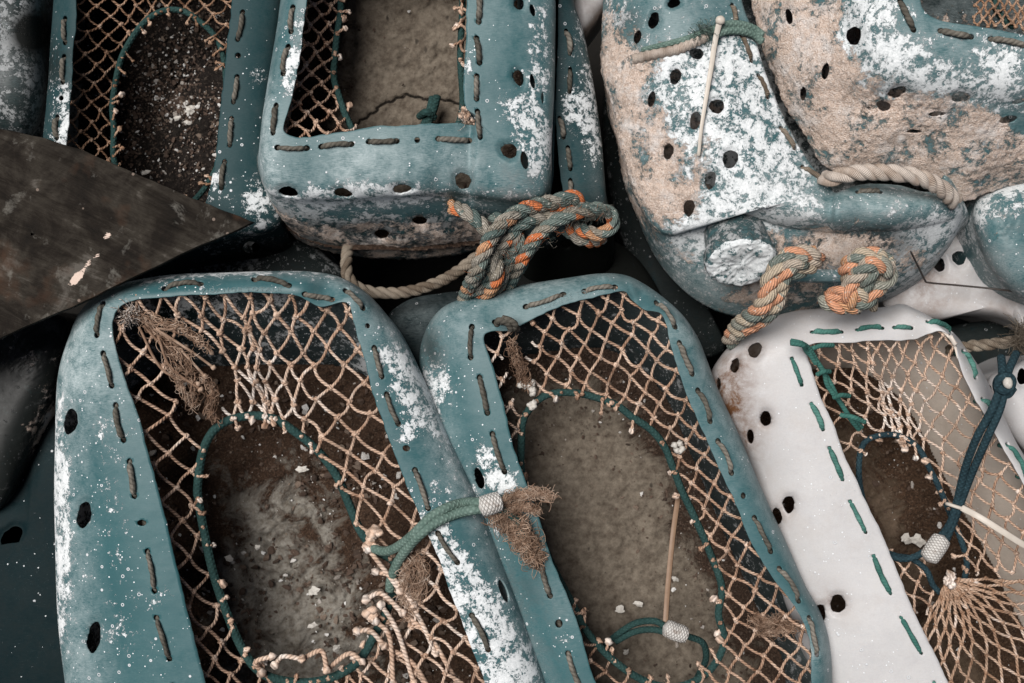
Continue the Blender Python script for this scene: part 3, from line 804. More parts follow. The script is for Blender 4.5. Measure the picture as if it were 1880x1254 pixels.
# ------------------------------------------------------------------ pot B : bottom middle
rowsB = [(938,800,800,800),(912,700,776,712),(893,640,770,650),(890,617,783,602),(908,608,808,568),(938,607,840,551),(962,594,886,539),(1000,575,960,523),(1054,554,1035,511),
 (1110,543,1100,502),(1146,537,1145,504),(1162,552,1180,519),(1184,568,1222,549),(1212,574,1256,582),(1226,600,1282,622),(1233,640,1298,660),(1258,718,1320,716),(1296,804,1356,796),(1333,890,1392,884),
 (1385,1004,1440,990),(1420,1061,1478,1074),(1459,1115,1504,1119),(1478,1151,1519,1160),(1488,1198,1526,1205),(1490,1254,1528,1254),(1490,1340,1530,1345),(1400,1400,1470,1440),(1250,1405,1250,1460),(1150,1390,1060,1430),
 (1120,1330,1010,1345),(1094,1254,985,1254),(1068,1169,950,1169),(1042,1094,922,1094),(1012,1027,890,1010),(990,953,862,940),(967,890,835,880)]
stB = [(866,603,864,653),(881,696,894,755),(905,800,925,863),(994,1039,1009,1091),(1044,1203,1064,1258)]
stB2 = [(912,592,948,602),(968,562,1031,541),(1076,534,1126,527),(1208,558,1238,597),(1249,633,1270,683),(1283,720,1303,770),(1320,813,1342,865),(1387,954,1414,1009),(1433,1047,1465,1100),(1487,1138,1500,1198)]
B = shell('teal drum pot in the middle of the front row with bare concrete floor', rowsB, z0=-.022, gx=.004, R=.06, n=2.3, depth=.29, mat=M_teal[1], inset=.94, lean=(-28, 160),
  holes=[(1026,1145,7,8),(1365,910,5,6),(880,880,8,20,-15)]+sholes(stB+stB2),
  bumps=[(1175,545,16,-.01),(835,585,40,.004),(930,575,30,-.006),(1110,500,14,.012),(1120,515,40,.005)],
  creases=[(1150,504,1172,568,2.5,-.007,40)],
  wear=[(835,690,40,'w',.5,1.4,70),(868,800,26,'w',.3),(905,850,30,'w',.75,1.6,60),(930,890,35,'w',.8),(850,620,50,'k',.3),(1330,760,60,'k',.25,3,65),(1040,1170,30,'w',.6),(795,720,30,'w',.7,2,75),(805,740,26,'c',.5,2,75),
        (885,960,40,'w',.6,2,70),(790,640,26,'d',.6,2,80),(1010,525,70,'k',.4,2,-20),(1270,600,40,'k',.5),(1060,1100,60,'k',.25),(990,1010,30,'w',.35),(1000,900,20,'w',.5),(1500,1190,50,'k',.6),(920,1090,90,'d',.25,2,65)],  # last dark blob: shadow on the flank beside pot A, put into the colour
  base=(.10,.0,.10,.0), edge_chalk=.45, shoulder_white=.2, seed=2, wallwear=(.6,.20,.2,.45), slab=(-.228, M_concB, .005, 8, .95, .5))
lacing(B, stB+stB2)
ringB = ring(B, [(957,815),(962,768),(990,733),(1024,721),(1072,724),(1128,742),(1160,765),(1195,789),(1220,820),(1236,860),(1251,900),(1273,946),(1303,1013),(1325,1076),(1319,1128),(1330,1180),(1300,1235),(1240,1262),(1180,1249),(1124,1210),(1079,1161),(1053,1113),(1010,1030),(975,930),(958,870)], -.085, .0058)
net(B, [(893,600),(1222,560),(1492,1330),(1115,1330)], 8, 31, ringB, -.085, .0022, M_twine, pinch=(.10,.0,.0), vtop=.3, jit=3.2, seed=5, pale=lambda x, y: math.exp(-((x-900)/60)**2-((y-720)/160)**2)+.3*math.exp(-((x-1150)/120)**2-((y-620)/100)**2),
    drop=lambda x, y: ((x-955)/22)**2+((y-665)/55)**2 < 1 or ((x-1440)/34)**2+((y-1165)/22)**2 < 1)
grit(B, 3000, 'dark grit and shell bits round the floor of the middle front pot', 4.0, (.001,.005), .12, 2)
# ------------------------------------------------------------------ pot C : white
rowsC = [(1561,854,1372,854),(1535,795,1335,790),(1503,719,1309,735),(1484,660,1304,690),(1480,640,1320,658),(1497,630,1353,622),(1530,629,1395,592),(1567,629,1445,574),(1600,627,1497,567),(1640,625,1567,565),
 (1679,623,1620,564),(1704,614,1652,558),(1724,607,1675,565),(1743,616,1708,582),(1756,638,1746,607),(1763,670,1775,640),(1781,712,1805,688),(1806,760,1838,755),(1838,814,1868,815),(1888,905,1920,900),(1960,1060,2000,1060),
 (2030,1210,2080,1230),(2040,1330,2090,1360),(1960,1400,1950,1450),(1850,1390,1700,1440),(1775,1330,1540,1345),(1743,1254,1500,1254),(1698,1163,1462,1163),(1663,1090,1435,1090),(1628,1001,1410,1010),(1586,911,1388,920)]
stC = [(1455,661,1471,704),(1491,744,1510,786),(1524,825,1546,878),(1562,923,1588,975),(1605,1023,1634,1087),(1656,1136,1690,1197),(1716,1256,1746,1318)]
stC2 = [(1494,609,1542,609),(1577,605,1617,602),(1645,601,1671,602),(1706,591,1744,607),(1770,647,1790,690),(1806,735,1822,756),(1851,818,1882,872)]
C = shell('white drum pot laced with green cord at the lower right', rowsC, z0=-.035, gx=.003, R=.085, n=2.1, depth=.28, mat=M_white, inner=M_innerw, lean=lambda x, y: (-85, 150) if x > 1560 else ((10, 90) if y > 640 else (-20, 150)), inset=.94,
  holes=[(1407,769,10,14),(1377,802,7,14),(1387,642,12,15,25),(1350,671,8,14,10),(1449,927,11,16),(1427,950,10,16),(1540,1110,14,17),(1507,1128,10,17),(1318,705,5,12)]+sholes(stC+stC2, 4.2),
  bumps=[(1655,575,26,.006),(1700,600,30,-.006),(1560,600,60,.004)],
  wear=[(1340,700,60,'d',.7),(1350,800,50,'d',.6,2,65),(1320,740,40,'d',.8),(1420,1000,35,'d',.35,2,65),(1510,1100,40,'d',.35),(1500,590,50,'d',.22,2,0),*[(hx, hy, 20, 'd', .45) for hx, hy in ((1407,769),(1377,802),(1387,642),(1350,671),(1449,927),(1427,950),(1540,1110))],(1560,950,90,'w',.2),(1540,880,60,'w',.25),(1560,1200,60,'w',.3)],
  base=(.12,.0,.4,.0), edge_chalk=0, shoulder_white=0, seed=3, thick=.004, wallwear=(.1,.0,.2,.28), slab=(-.235, M_concC, .008, 5, .9))
lacing(C, stC+stC2, .0038, M_lace_g)
ringC = ring(C, [(1577,870),(1583,818),(1610,800),(1650,800),(1685,822),(1706,860),(1728,905),(1750,955),(1766,992),(1776,1035),(1762,1080),(1735,1092),(1712,1075),(1698,1045),(1670,1024),(1640,1018),(1612,1000),(1588,930)], -.08, .0046, M_navy)
net(C, [(1484,625),(1756,615),(2040,1330),(1780,1330)], 10, 30, ringC, -.08, .0019, M_twine, pinch=(1.3,.4,.15), vtop=.28, uc=.36, jit=3.0, seed=8, pale=lambda x, y: 1.0*math.exp(-((x-1650)/100)**2-((y-760)/110)**2)+.2,
    drop=lambda x, y: y > 1030 and math.hypot(x-1742, y-1062) < 460 and math.radians(0) < math.atan2(y-1062, x-1742) < math.radians(118))
# the lower funnel of netting, gathered on the far side of the ring
mbn = MB(); rr = np.random.default_rng(3); gc = np.array([1742, 1062])
m_, nr = 13, 15; angs = np.linspace(math.radians(118), math.radians(2), m_)
def fn(i, j):
    i = min(max(i, 0), m_-1); a = np.interp(i, range(m_), angs); t = j/nr
    d = 16+470*t**1.12; x = gc[0]+d*math.cos(a)*1.05; y = gc[1]+d*math.sin(a)
    return W(x+rr.normal(0, 1.2), y+rr.normal(0, 1.2), -.062+.02*t)
gn = {(i, j): fn(i+(.5 if j % 2 else 0), j) for i in range(m_) for j in range(nr+1)}
for (i, j), a in gn.items():
    mbn.blob(a, .0034, .3, .22)
    for di in ((0, -1) if j % 2 == 0 else (0, 1)):
        b = gn.get((i+di, j+1))
        if b is not None: mbn.tube(np.array([a, (a+b)/2+rr.normal(0, .0012, 3), b]), .0021, 7, tint=rr.uniform(.3, .7), cap=False)
    if j == 0: 
        q = W(gc[0]+rr.normal(0, 9), gc[1]+rr.normal(0, 9), -.055); mbn.tube(np.array([a, q]), .0019, 6); mbn.blob(q, .0045, .9, .3)
mbn.build('net', M_twine2, C.root)
grit(C, 1500, 'brown silt and shell bits on the floor of the white pot', 2.0, (.001,.006), .15, 3)
# ------------------------------------------------------------------ pot D : top middle
rowsD = [(551,91,497,110),(541,150,487,170),(530,200,479,228),(521,228,476,285,486,300),(524,243,483,330,505,380),(548,251,498,358,545,435),(590,249,545,369,590,458),(638,240,605,370,630,470),(685,234,667,367,690,474),
 (730,230,750,362,750,474),(790,227,800,359,800,472),(833,226,845,358,840,468),(862,230,880,364,875,462),(872,230,930,370,930,452),(872,212,990,368,985,425),(858,200,1010,340,1012,380),
 (852,166,1015,249),(852,104,1020,150),(857,41,1021,83),(858,-30,1020,-20),(850,-120,1000,-140),(700,-150,700,-200),(610,-130,560,-170),(570,-30,520,-30),(558,40,508,45)]
stD = [(560,-50,545,-10),(537,17,534,54),(528,89,520,131),(506,197,501,240)]
stD2 = [(512,271,560,272),(593,269,642,265),(680,260,725,259),(808,255,858,258)]
stD3 = [(879,-25,879,37),(875,73,880,112),(875,143,875,178),(877,208,881,248)]
D = shell('teal drum pot at the top centre, its crusted dark end facing the front row', rowsD, z0=.028, R=.055, n=3.2, depth=.24, mat=M_teal[2],
  holes=[(766,257,5.5,5.5),(953,6,9,10),(978,19,5,12,-15),(952,141,9,15,-15),(978,149,5,14,-10),(997,180,3,12),(935,276,15,13,20),(963,294,7,17,-10),(528,352,18,10,10),(629,354,17,9,12),(737,347,17,9,-5),(850,332,14,16,-20),(700,430,14,9),(770,405,14,8)]+sholes(stD+stD2+stD3),
  bumps=[(803,336,15,-.007),(600,320,70,-.004),(750,300,80,.004),(900,300,35,-.006)],
  creases=[(869,228,866,362,2.0,-.017,45)],
  wear=[(552,60,30,'w',.7,3,-78),(540,140,26,'w',.65,2.5,-75),(490,320,40,'k',.9,2.4,80),(495,200,26,'k',.5,2.5,85),(500,360,30,'w',.5),(700,300,60,'k',.65,2.2,-8),(860,300,40,'k',.5),(640,300,40,'k',.4),(990,90,30,'w',.65,4,90),(960,220,40,'w',.9,1.8,65),(990,280,30,'w',.7,2,80),
        (960,340,50,'d',.30,1.6,0),(940,350,40,'k',.6),(860,120,12,'w',.7,5,90),(900,20,60,'k',.15),(610,360,26,'w',.55,3,0),(740,352,26,'w',.6,4,0),(940,360,26,'w',.4,3,0),
        (560,400,40,'w',.3),(700,400,120,'w',.2,2.5,0)],
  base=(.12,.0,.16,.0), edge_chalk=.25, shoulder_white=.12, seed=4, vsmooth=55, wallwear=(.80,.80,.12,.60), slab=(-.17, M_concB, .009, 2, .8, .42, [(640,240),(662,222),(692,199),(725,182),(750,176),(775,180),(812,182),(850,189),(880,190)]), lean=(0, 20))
lacing(D, stD+stD2); 
lacing(D, stD3)
ringD = ring(D, [(634,-60),(626,21),(618,75),(613,137),(622,174),(640,222),(668,262),(740,275),(840,230),(845,100),(840,-60),(740,-100)], -.07, .0052)
net(D, [(560,-10),(860,-10),(870,235),(522,245)], 9, 14, ringD, -.07, .0021, M_twine, pinch=(0,0), jit=1.6, seed=9, closedring=True,
    drop=lambda x, y: x > 660 and y > 120, tails=True)
grit(D, 500, 'brown crumbs along the cracked floor of the top centre pot', 5.0, (.001,.0042), .12, 4)
# knotted ends of green cord lying inside D
mb = MB()
mb.tube(sweep([(795,178,-.135),(788,205,-.14),(780,226,-.145),(768,250,-.15)]), .0062, 9); mb.tube(sweep([(803,176,-.12),(797,200,-.13),(788,222,-.14),(782,250,-.15)]), .0062, 9)
mb.tube(sweep([(770,214,-.145),(783,206,-.125),(798,216,-.14)]), .006, 9)
tag(mb.build('cord_end', M_ring), 'cut ends of dark green cord knotted on the concrete floor of the top centre pot', 'cord')
# pale frayed plug at D's corner
mb = MB()
for k in range(26):
    mb.blob(W(857+rng.normal(0, 6), 214+rng.normal(0, 8), .012+rng.uniform(-.006, .006)), .004, rng.uniform(.2, .9), .4)
tuft(mb, W(857, 214, .012), (-.2, .3, .4), 60, .018, .01, seed=4, tint=.7)
mb.build('frayed_knot', M_twine, D.root)
# ------------------------------------------------------------------ pot E : behind, upper left
rowsE = [(128,200,85,190),(131,150,90,140),(136,60,94,50),(142,-30,100,-40),(160,-90,120,-130),(300,-110,300,-160),(410,-90,480,-130),(425,-20,520,-20),(420,60,515,80),(412,130,505,170),(404,210,500,250),
 (395,290,505,330),(385,345,520,380,540,440),(372,380,510,420,560,480),(330,410,440,440,480,510),(240,420,240,470,250,520),(150,400,110,430,120,470),(124,300,78,300)]
stE = [(119,37,119,75),(117,107,115,147),(105,218,104,250)]
stE2 = [(445,25,437,69),(435,144,429,184),(425,221,422,263),(412,300,407,342)]
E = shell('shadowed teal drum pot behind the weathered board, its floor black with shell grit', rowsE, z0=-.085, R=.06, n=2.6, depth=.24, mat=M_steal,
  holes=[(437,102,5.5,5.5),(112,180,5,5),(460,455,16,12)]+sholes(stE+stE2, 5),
  wear=[(122,200,30,'w',.75,3,85),(108,260,40,'w',.4),(470,140,26,'w',.7),(405,130,14,'w',.6),(400,330,26,'w',.7),(430,240,60,'w',.25),(480,360,40,'w',.7),(430,420,70,'w',.45,2,20),(90,120,50,'d',.5),(470,480,60,'d',.45),(470,300,60,'d',.0)],
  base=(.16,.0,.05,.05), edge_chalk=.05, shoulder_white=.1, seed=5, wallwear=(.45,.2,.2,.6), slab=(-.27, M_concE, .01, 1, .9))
lacing(E, stE); lacing(E, stE2)
ringE = ring(E, [(211,300),(210,240),(207,190),(220,120),(240,77),(268,40),(301,20),(335,20),(365,38),(395,67),(410,110),(414,200),(400,300),(340,380),(240,390)], -.16, .0048)
net(E, [(142,-60),(425,-60),(385,400),(124,400)], 8, 26, ringE, -.16, .0017, M_twine2, pinch=(.35,.1,0), vtop=.25, jit=2.2, seed=12)
grit(E, 7000, 'dark gravel flecked with white shell filling the shadowed upper left pot', 0, (.0012,.0046), .17, 6)
# ------------------------------------------------------------------ pot G : strip behind D
rowsG = [(1018,257,960,257),(1018,150,955,120),(1016,20,950,0),(1010,-60,960,-90),(1030,-90,1060,-110),(1030,-60,1052,-60),(1025,0,1054,0),(1024,60,1072,62),(1022,145,1088,145),(1022,249,1104,249),(1029,315,1110,320),(1034,357,1113,370,1118,400),
 (1034,380,1112,400,1122,500),(1020,395,1040,410,1050,530),(1010,390,980,410,960,520),(1014,340,958,350,950,400)]
stG = [(1040,60,1046,95),(1047,130,1046,165),(1028,220,1034,249),(1043,274,1047,307),(1047,334,1045,360)]
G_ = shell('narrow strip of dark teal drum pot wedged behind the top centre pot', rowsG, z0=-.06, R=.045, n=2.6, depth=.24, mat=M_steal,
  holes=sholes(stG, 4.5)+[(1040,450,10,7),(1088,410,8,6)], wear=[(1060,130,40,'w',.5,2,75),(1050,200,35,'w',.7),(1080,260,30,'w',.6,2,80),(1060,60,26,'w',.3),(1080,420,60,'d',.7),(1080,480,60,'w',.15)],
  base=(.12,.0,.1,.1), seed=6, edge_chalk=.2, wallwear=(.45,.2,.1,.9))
lacing(G_, stG)
# ------------------------------------------------------------------ pot H : drum on its side, upper right
rowsH = [(1352,-60,1118,-60),(1362,0,1106,0),(1385,60,1102,60),(1402,120,1106,130),(1422,175,1118,190),(1440,220,1132,245),(1462,262,1147,300,1140,300),(1484,296,1168,360,1160,370),(1506,322,1192,410,1188,440),
 (1522,334,1222,432,1215,490),(1524,342,1262,425,1262,540),(1526,346,1300,406,1312,570),(1528,349,1357,396,1350,582),(1530,351,1426,414,1400,586),(1533,352,1485,424,1450,586),(1537,352,1530,428,1500,580),(1548,348,1575,424,1550,572),
 (1570,341,1640,424,1600,560),(1600,337,1710,414,1650,540),(1650,340,1755,400,1700,505),(1700,352,1766,382,1745,440),(1725,340,1760,355,1765,400),(1700,250,1730,250),(1660,100,1700,100),(1620,-60,1660,-60),(1550,-110,1550,-150),(1400,-110,1250,-150)]
stH = [(1345,12,1350,40),(1364,69,1379,109),(1394,141,1409,176),(1436,237,1458,270),(1476,308,1516,338)]
stH2 = [(1577,352,1614,352)]
H_ = shell('battered whitened drum pot with a round cap and a rope handle on its end', rowsH, z0=-.02, R=.085, n=2.0, crown=.028, depth=.19, mat=M_teal[2], rimrows=90,
  holes=[(1238,4,12,8,-20),(1201,36,9,16,18),(1170,68,7,13,15),(1280,97,13,10,10),(1241,139,10,15,18),(1196,182,7,15,12),(1317,194,14,13),(1278,220,10,17,12),(1228,277,9,15,10),(1342,291,14,17,18),(1305,330,10,17,10),(1266,381,10,16,12)]+sholes(stH, 4.5)+sholes(stH2, 4),
  creases=[(1532,350,1527,432,2.5,-.018,70)], bumps=[(1705,200,130,-.19),(1640,385,60,.012),(1590,395,26,-.008),(1400,430,60,-.006),(1325,85,30,-.003)],
  wear=[(1140,120,60,'c',.78,3,75),(1180,300,52,'c',.85,2.6,72),(1240,330,50,'c',.6,2.4,70),(1300,250,40,'c',.55,2.6,100),(1220,100,40,'c',.45),(1260,130,50,'w',.7),(1290,230,60,'w',.75,1.6,70),(1360,110,50,'w',.8),(1400,210,60,'w',.7,1.5,60),(1200,190,60,'w',.6),(1440,320,60,'w',.4),(1300,390,45,'w',.6),(1270,440,50,'w',.4),
        (1390,390,60,'w',.5,2,10),(1450,350,60,'k',.7),(1470,400,40,'k',.5),(1360,350,50,'k',.3),(1640,380,60,'k',.6,2,0),(1740,400,40,'w',.3),(1600,450,60,'c',.5,2.5,0),(1480,445,50,'c',.45,2.5,0),(1640,490,60,'w',.65,2,-40),(1620,440,40,'d',.6,2,0),(1500,460,40,'d',.6,2,0),
        (1310,500,60,'k',.8,2,50),(1370,540,60,'c',.4),(1500,550,80,'d',.22,2,0),(1500,550,60,'c',.35,2,0),(1240,520,30,'k',.6),(1150,40,40,'d',.4),(1230,60,50,'k',.3),(1130,30,26,'w',.5)],
  base=(.50,.12,.35,.0), edge_chalk=.1, shoulder_white=.1, seed=7, vsmooth=12, Rfun=lambda P: .085-.058*np.clip((P[:, 0]-1195)/150, 0, 1)*np.clip((P[:, 1]-200)/100, 0, 1), wallwear=(.62,.38,.5,.05), crustdisp=.0035)
lacing(H_, stH, .0034, M_rope); lacing(H_, stH2, .0034)
# end cap of the drum
mb = MB(); Pc, _ = surf(H_, 1350, 440); Pc = Pc+np.array([0, -.012, .018]); ax = np.array([.02, -.76, .65]); ax /= np.linalg.norm(ax); ux = np.array([1., 0, 0]); ux = ux-ax*ux.dot(ax); ux /= np.linalg.norm(ux); vx = np.cross(ax, ux)
prof = [(-.03,.047),(0,.048),(.012,.049),(.013,.053),(.030,.054),(.036,.052),(.040,.047),(.041,.036),(.038,.018),(.038,0.0)]
nS = 120; V = []; Cc = []
for (h, r_) in [prof[0]]+[tuple(np.array(a)*(1-t)+np.array(b)*t) for a, b in zip(prof[:-1], prof[1:]) for t in (.25, .5, .75, 1)]:
    for k in range(nS):
        a = k*2*math.pi/nS; rb = r_*(1+(.022*math.copysign(1, math.sin(a*18)) if .014 < h < .034 and r_ > .05 else 0))
        V.append(Pc+ax*h+rb*(math.cos(a)*ux*1.0+math.sin(a)*vx*.92)); Cc.append((1.0 if h > .033 else .75, .55 if h > .02 else .3, .3, .0 if h > .033 else .45))
V = np.array(V); kk_ = len(V)//nS
dn = N3(V, 40)*.6+N1(V+2, 90)*.4; V = V+ax*(dn*.0025)[:, None]
mb.add(V, [(i*nS+k, i*nS+(k+1) % nS, (i+1)*nS+(k+1) % nS, (i+1)*nS+k) for i in range(kk_-1) for k in range(nS)], None, np.array(Cc))
o = mb.build('screw_cap', M_teal[0], H_.root, attr='wear'); o.data.flip_normals() if np.dot(o.data.polygons[nS*20].normal, ax) < 0 else None
# handle bar on the end
mb = MB(); zh = _z = float(surf(H_, 1500, 500)[0][2])
pth = sweep([(1415,480,zh-.01),(1430,497,zh+.025),(1450,505,zh+.034),(1520,507,zh+.036),(1590,507,zh+.034),(1612,500,zh+.025),(1628,485,zh-.01)], 8)
mb.tube(pth, .0105, 14, tint=.5); Cb = np.zeros((mb.n, 4)); Cb[:] = (.62, .12, .4, .1); mb.c = [Cb]
mb.build('handle', M_teal[1], H_.root, attr='wear')
# ------------------------------------------------------------------ pot I : top right, crusted
rowsI = [(1690,-20,1560,-20,1378,-20),(1688,5,1562,30,1388,40),(1694,18,1566,70,1402,95),(1708,30,1575,110,1424,150),(1738,41,1590,142,1446,198),(1770,45,1620,163,1478,252),(1797,48,1664,172,1520,306),(1830,54,1715,178,1590,322),(1865,60,1772,184,1680,335),
 (1900,66,1820,187,1757,364),(1960,75,1880,190,1820,352),(2050,85,2000,200,1900,335),(2120,60,2200,190,2150,300),(2140,-60,2250,-60),(2100,-160,2200,-220),(1850,-180,1800,-240),(1710,-140,1600,-170,1440,-180)]
I_ = shell('big tan-crusted drum pot at the upper right corner above the pale rope', rowsI, z0=.075, R=.06, n=2.3, zb=-.10, mat=M_teal[0], rimrows=60, wallrows=60, vsmooth=260,
  holes=[(1448,31,7,15,-10),(1569,64,14,17,10),(1515,131,7,16,12),(1474,172,6,14,5),(1649,168,18,9,-20),(1766,177,17,10),(1624,193,13,9,15),(1720,210,17,5,-3),(1678,242,14,4),(1851,220,17,7,-12),(1871,187,14,5,-15)]+sholes([(1654,5,1676,52),(1730,57,1780,67),(1822,72,1882,84)]),
  bumps=[(1600,215,40,-.02),(1565,225,26,.012),(1700,160,60,.004)],
  wear=[(1460,120,120,'c',.95,1.6,65),(1440,10,60,'c',.85),(1540,240,80,'c',.95),(1650,250,90,'c',.85,2.2,12),(1780,270,100,'c',.85,2,0),(1860,330,60,'c',.8),(1530,10,30,'c',.5),(1740,330,60,'c',.7,2,0),
        (1600,60,50,'w',.75),(1620,130,50,'w',.6,2,20),(1560,120,40,'w',.5),(1700,130,50,'w',.45,2,10),(1840,120,50,'w',.55),(1600,10,40,'w',.5),(1640,255,30,'c',-.45),(1730,300,20,'c',-.5),(1840,240,30,'c',-.35),(1880,235,30,'c',-.9),(1620,185,24,'c',-.6),(1820,280,30,'w',.8),
        (1790,130,80,'k',.5,2,5),(1660,90,50,'k',.3),(1590,200,18,'d',.8)],
  base=(.45,.05,.22,.0), edge_chalk=.2, shoulder_white=.2, seed=8, wallwear=(.4,.62,.3,.0), crustdisp=.0042)
lacing(I_, [(1654,5,1676,52),(1730,57,1780,67),(1822,72,1882,84)])
mb = MB(); rr = np.random.default_rng(21)
gn = {}
for j in range(10):
    for i in range(14):
        gn[(i, j)] = W(1800+(i+(.5 if j % 2 else 0))*17-j*1.5+rr.normal(0, 1.8), -62+j*12+(i*1.3)+rr.normal(0, 1.5), .01)
for (i, j), a in gn.items():
    mb.blob(a, .0030, .3, .22)
    for di in ((0, -1) if j % 2 == 0 else (0, 1)):
        b = gn.get((i+di, j+1))
        if b is not None: mb.tube(np.array([a, (a+b)/2+rr.normal(0, .001, 3), b]), .0017, 6, tint=rr.uniform(0, .4), cap=False)
mb.build('net', M_twine2, I_.root)
ring(I_, [(1838,-60),(1830,-20),(1826,12),(1840,34),(1862,50)], .0, .005, closed=False)

# ------------------------------------------------------------------ drums without a visible mouth
def drum(label, pts, z, R=.07, depth=.3, mat=None, holes=(), wear=(), base=(.3, 0, .2, 0), seed=0, n=2.1, k=.25, bases=None, wallwear=None, bumps=(), kind='plastic_drum', crown=0, creases=(), thick=.003, shrink=None, **kw):
    P = np.array(pts, float); c = P.mean(0) if shrink is None else np.array(shrink, float)
    rows = []
    for i, (x, y) in enumerate(pts):
        q = c+(np.array([x, y])-c)*k; r = (q[0], q[1], x, y)
        if bases and bases[i]: r += bases[i]
        rows.append(r)
    return shell(label, rows, z0=z, R=R, n=n, depth=depth, mat=mat, holes=holes, wear=wear, base=base, seed=seed, cap=True, bumps=bumps, crown=crown, creases=creases,
                 rimrows=70, kind=kind, cat='plastic drum', wallwear=wallwear, group='closed plastic drums showing between the pots', **kw)

drum('grey mottled drum in shadow at the upper left edge', [(-160,-60),(-20,-110),(70,-60),(84,60),(86,160),(66,236),(20,262),(-120,250),(-200,120)], -.10, R=.10, depth=.3, mat=M_grime_shade,
     wear=[(30,120,70,'k',.5),(60,60,40,'d',.6),(20,60,60,'w',.25)], base=(.72,0.1,.1,.45), seed=21)
drum('crusted grey brown drum below the weathered board', [(-160,560),(20,560),(100,575),(128,600),(112,690),(78,770),(40,860),(-10,940),(-140,960),(-220,760)], -.19, R=.05, depth=.3, mat=M_grime_shade,
     wear=[(90,760,30,'c',.5,3,-60),(40,640,60,'c',.2)], base=(.50,.40,.1,.75), seed=22, edge_chalk=.1)
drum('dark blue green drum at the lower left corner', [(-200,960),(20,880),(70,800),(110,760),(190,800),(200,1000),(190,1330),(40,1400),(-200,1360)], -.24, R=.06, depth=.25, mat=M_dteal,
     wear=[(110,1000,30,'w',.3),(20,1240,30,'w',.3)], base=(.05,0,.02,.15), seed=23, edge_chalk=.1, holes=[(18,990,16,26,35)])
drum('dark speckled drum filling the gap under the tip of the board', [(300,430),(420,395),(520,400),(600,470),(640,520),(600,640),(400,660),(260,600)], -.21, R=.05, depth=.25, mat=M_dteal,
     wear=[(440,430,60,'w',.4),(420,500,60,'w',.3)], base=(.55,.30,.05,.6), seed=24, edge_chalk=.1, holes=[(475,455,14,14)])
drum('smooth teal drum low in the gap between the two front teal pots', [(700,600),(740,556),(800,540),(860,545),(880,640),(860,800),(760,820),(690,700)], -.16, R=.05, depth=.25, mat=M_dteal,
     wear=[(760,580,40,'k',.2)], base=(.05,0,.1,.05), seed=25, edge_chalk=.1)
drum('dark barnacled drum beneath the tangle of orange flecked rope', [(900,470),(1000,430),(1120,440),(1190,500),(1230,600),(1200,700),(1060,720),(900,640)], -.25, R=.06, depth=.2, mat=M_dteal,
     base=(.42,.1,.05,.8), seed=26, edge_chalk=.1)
drum('spotted teal and tan drum at the right edge below the crusted pot', [(1784,390),(1810,350),(1900,320),(2040,340),(2060,480),(1960,560),(1880,548),(1828,505),(1798,450)], -.07, R=.07, depth=.25, mat=M_teal[1],
     wear=[(1850,420,50,'c',.6),(1870,360,40,'w',.6),(1800,400,40,'w',.3),(1840,500,50,'k',.5)], base=(.42,.1,.3,.15), seed=27)
drum('white drum with two round holes behind the white pot', [(1640,440),(1740,405),(1830,440),(1910,520),(2000,560),(2060,640),(2000,720),(1920,640),(1850,590),(1775,578),(1700,590),(1620,560)], -.20, R=.05, depth=.2, mat=M_white,
     holes=[(1727,486,10,13),(1763,473,13,13)], wear=[(1840,560,40,'d',.35),(1700,540,50,'d',.6),(1690,480,30,'d',.5)], base=(.15,0,.3,.16), seed=28, bumps=[(1800,525,30,-.012)], edge_chalk=0, shoulder_white=0)  # brown blobs: dirt, and shading put into the colour
drum('white drum peeping in at the right edge beside the knotted blue cord', [(1812,705),(1850,676),(1920,650),(2040,680),(2080,860),(1980,930),(1910,860),(1850,790)], -.07, R=.06, depth=.22, mat=M_white,
     holes=[(1879,692,9,15),(1815,718,9,12)], wear=[(1820,720,26,'d',.4)], base=(.15,0,.3,.08), seed=29, edge_chalk=0, shoulder_white=0, cell=2.8)
drum('pale drum end at the top edge between the centre pot and the whitened drum', [(1048,-60),(1110,-70),(1128,-20),(1098,30),(1072,58),(1056,40),(1046,0)], -.15, R=.03, depth=.2, mat=M_white,
     base=(.1,0,.1,.35), seed=30, edge_chalk=0, shoulder_white=0)
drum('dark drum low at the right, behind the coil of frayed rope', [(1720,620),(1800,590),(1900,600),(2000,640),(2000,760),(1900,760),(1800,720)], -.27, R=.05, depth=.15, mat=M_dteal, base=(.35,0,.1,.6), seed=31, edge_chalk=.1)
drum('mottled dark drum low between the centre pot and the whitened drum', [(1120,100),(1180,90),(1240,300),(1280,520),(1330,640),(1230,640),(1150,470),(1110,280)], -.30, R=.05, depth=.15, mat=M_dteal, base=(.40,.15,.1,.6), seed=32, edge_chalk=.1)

# ------------------------------------------------------------------ board
mb = MB(); out = np.array([(-300,150),(0,236),(76,252),(152,276),(250,318),(350,362),(465,408),(430,424),(330,468),(240,512),(150,556),(60,594),(0,621),(-300,740)], float)
zt = .02
def bz(x, y): return zt+.004*math.sin(x*.01)+.00006*(x-200)*.5
res = 46; K = []
cb = np.array([60., 430.]); dens = []
for i in range(len(out)):
    a, b = out[i], out[(i+1) % len(out)]; L = np.linalg.norm(b-a); m = max(2, int(L/9))
    for t in np.arange(m)/m: dens.append(a+(b-a)*t)
dens = np.array(dens); dens += np.stack([N1(np.c_[dens*.02, np.zeros(len(dens))], 1.3), N2(np.c_[dens*.02, np.zeros(len(dens))], 1.3)], 1)*.9
m = len(dens); G = cb+(dens-cb)[:, None]*np.linspace(1, 0.01, res)[None, :, None]
Z = np.vectorize(bz)(G[..., 0], G[..., 1]); top = W(G[..., 0], G[..., 1], Z); top[..., 2] += .0006*N2(top, 30)
bot = top[:, :1].copy(); bot[..., 2] -= .011; mid = top[:, :1].copy(); mid[..., 2] -= .0012; mid[..., :2] += 0
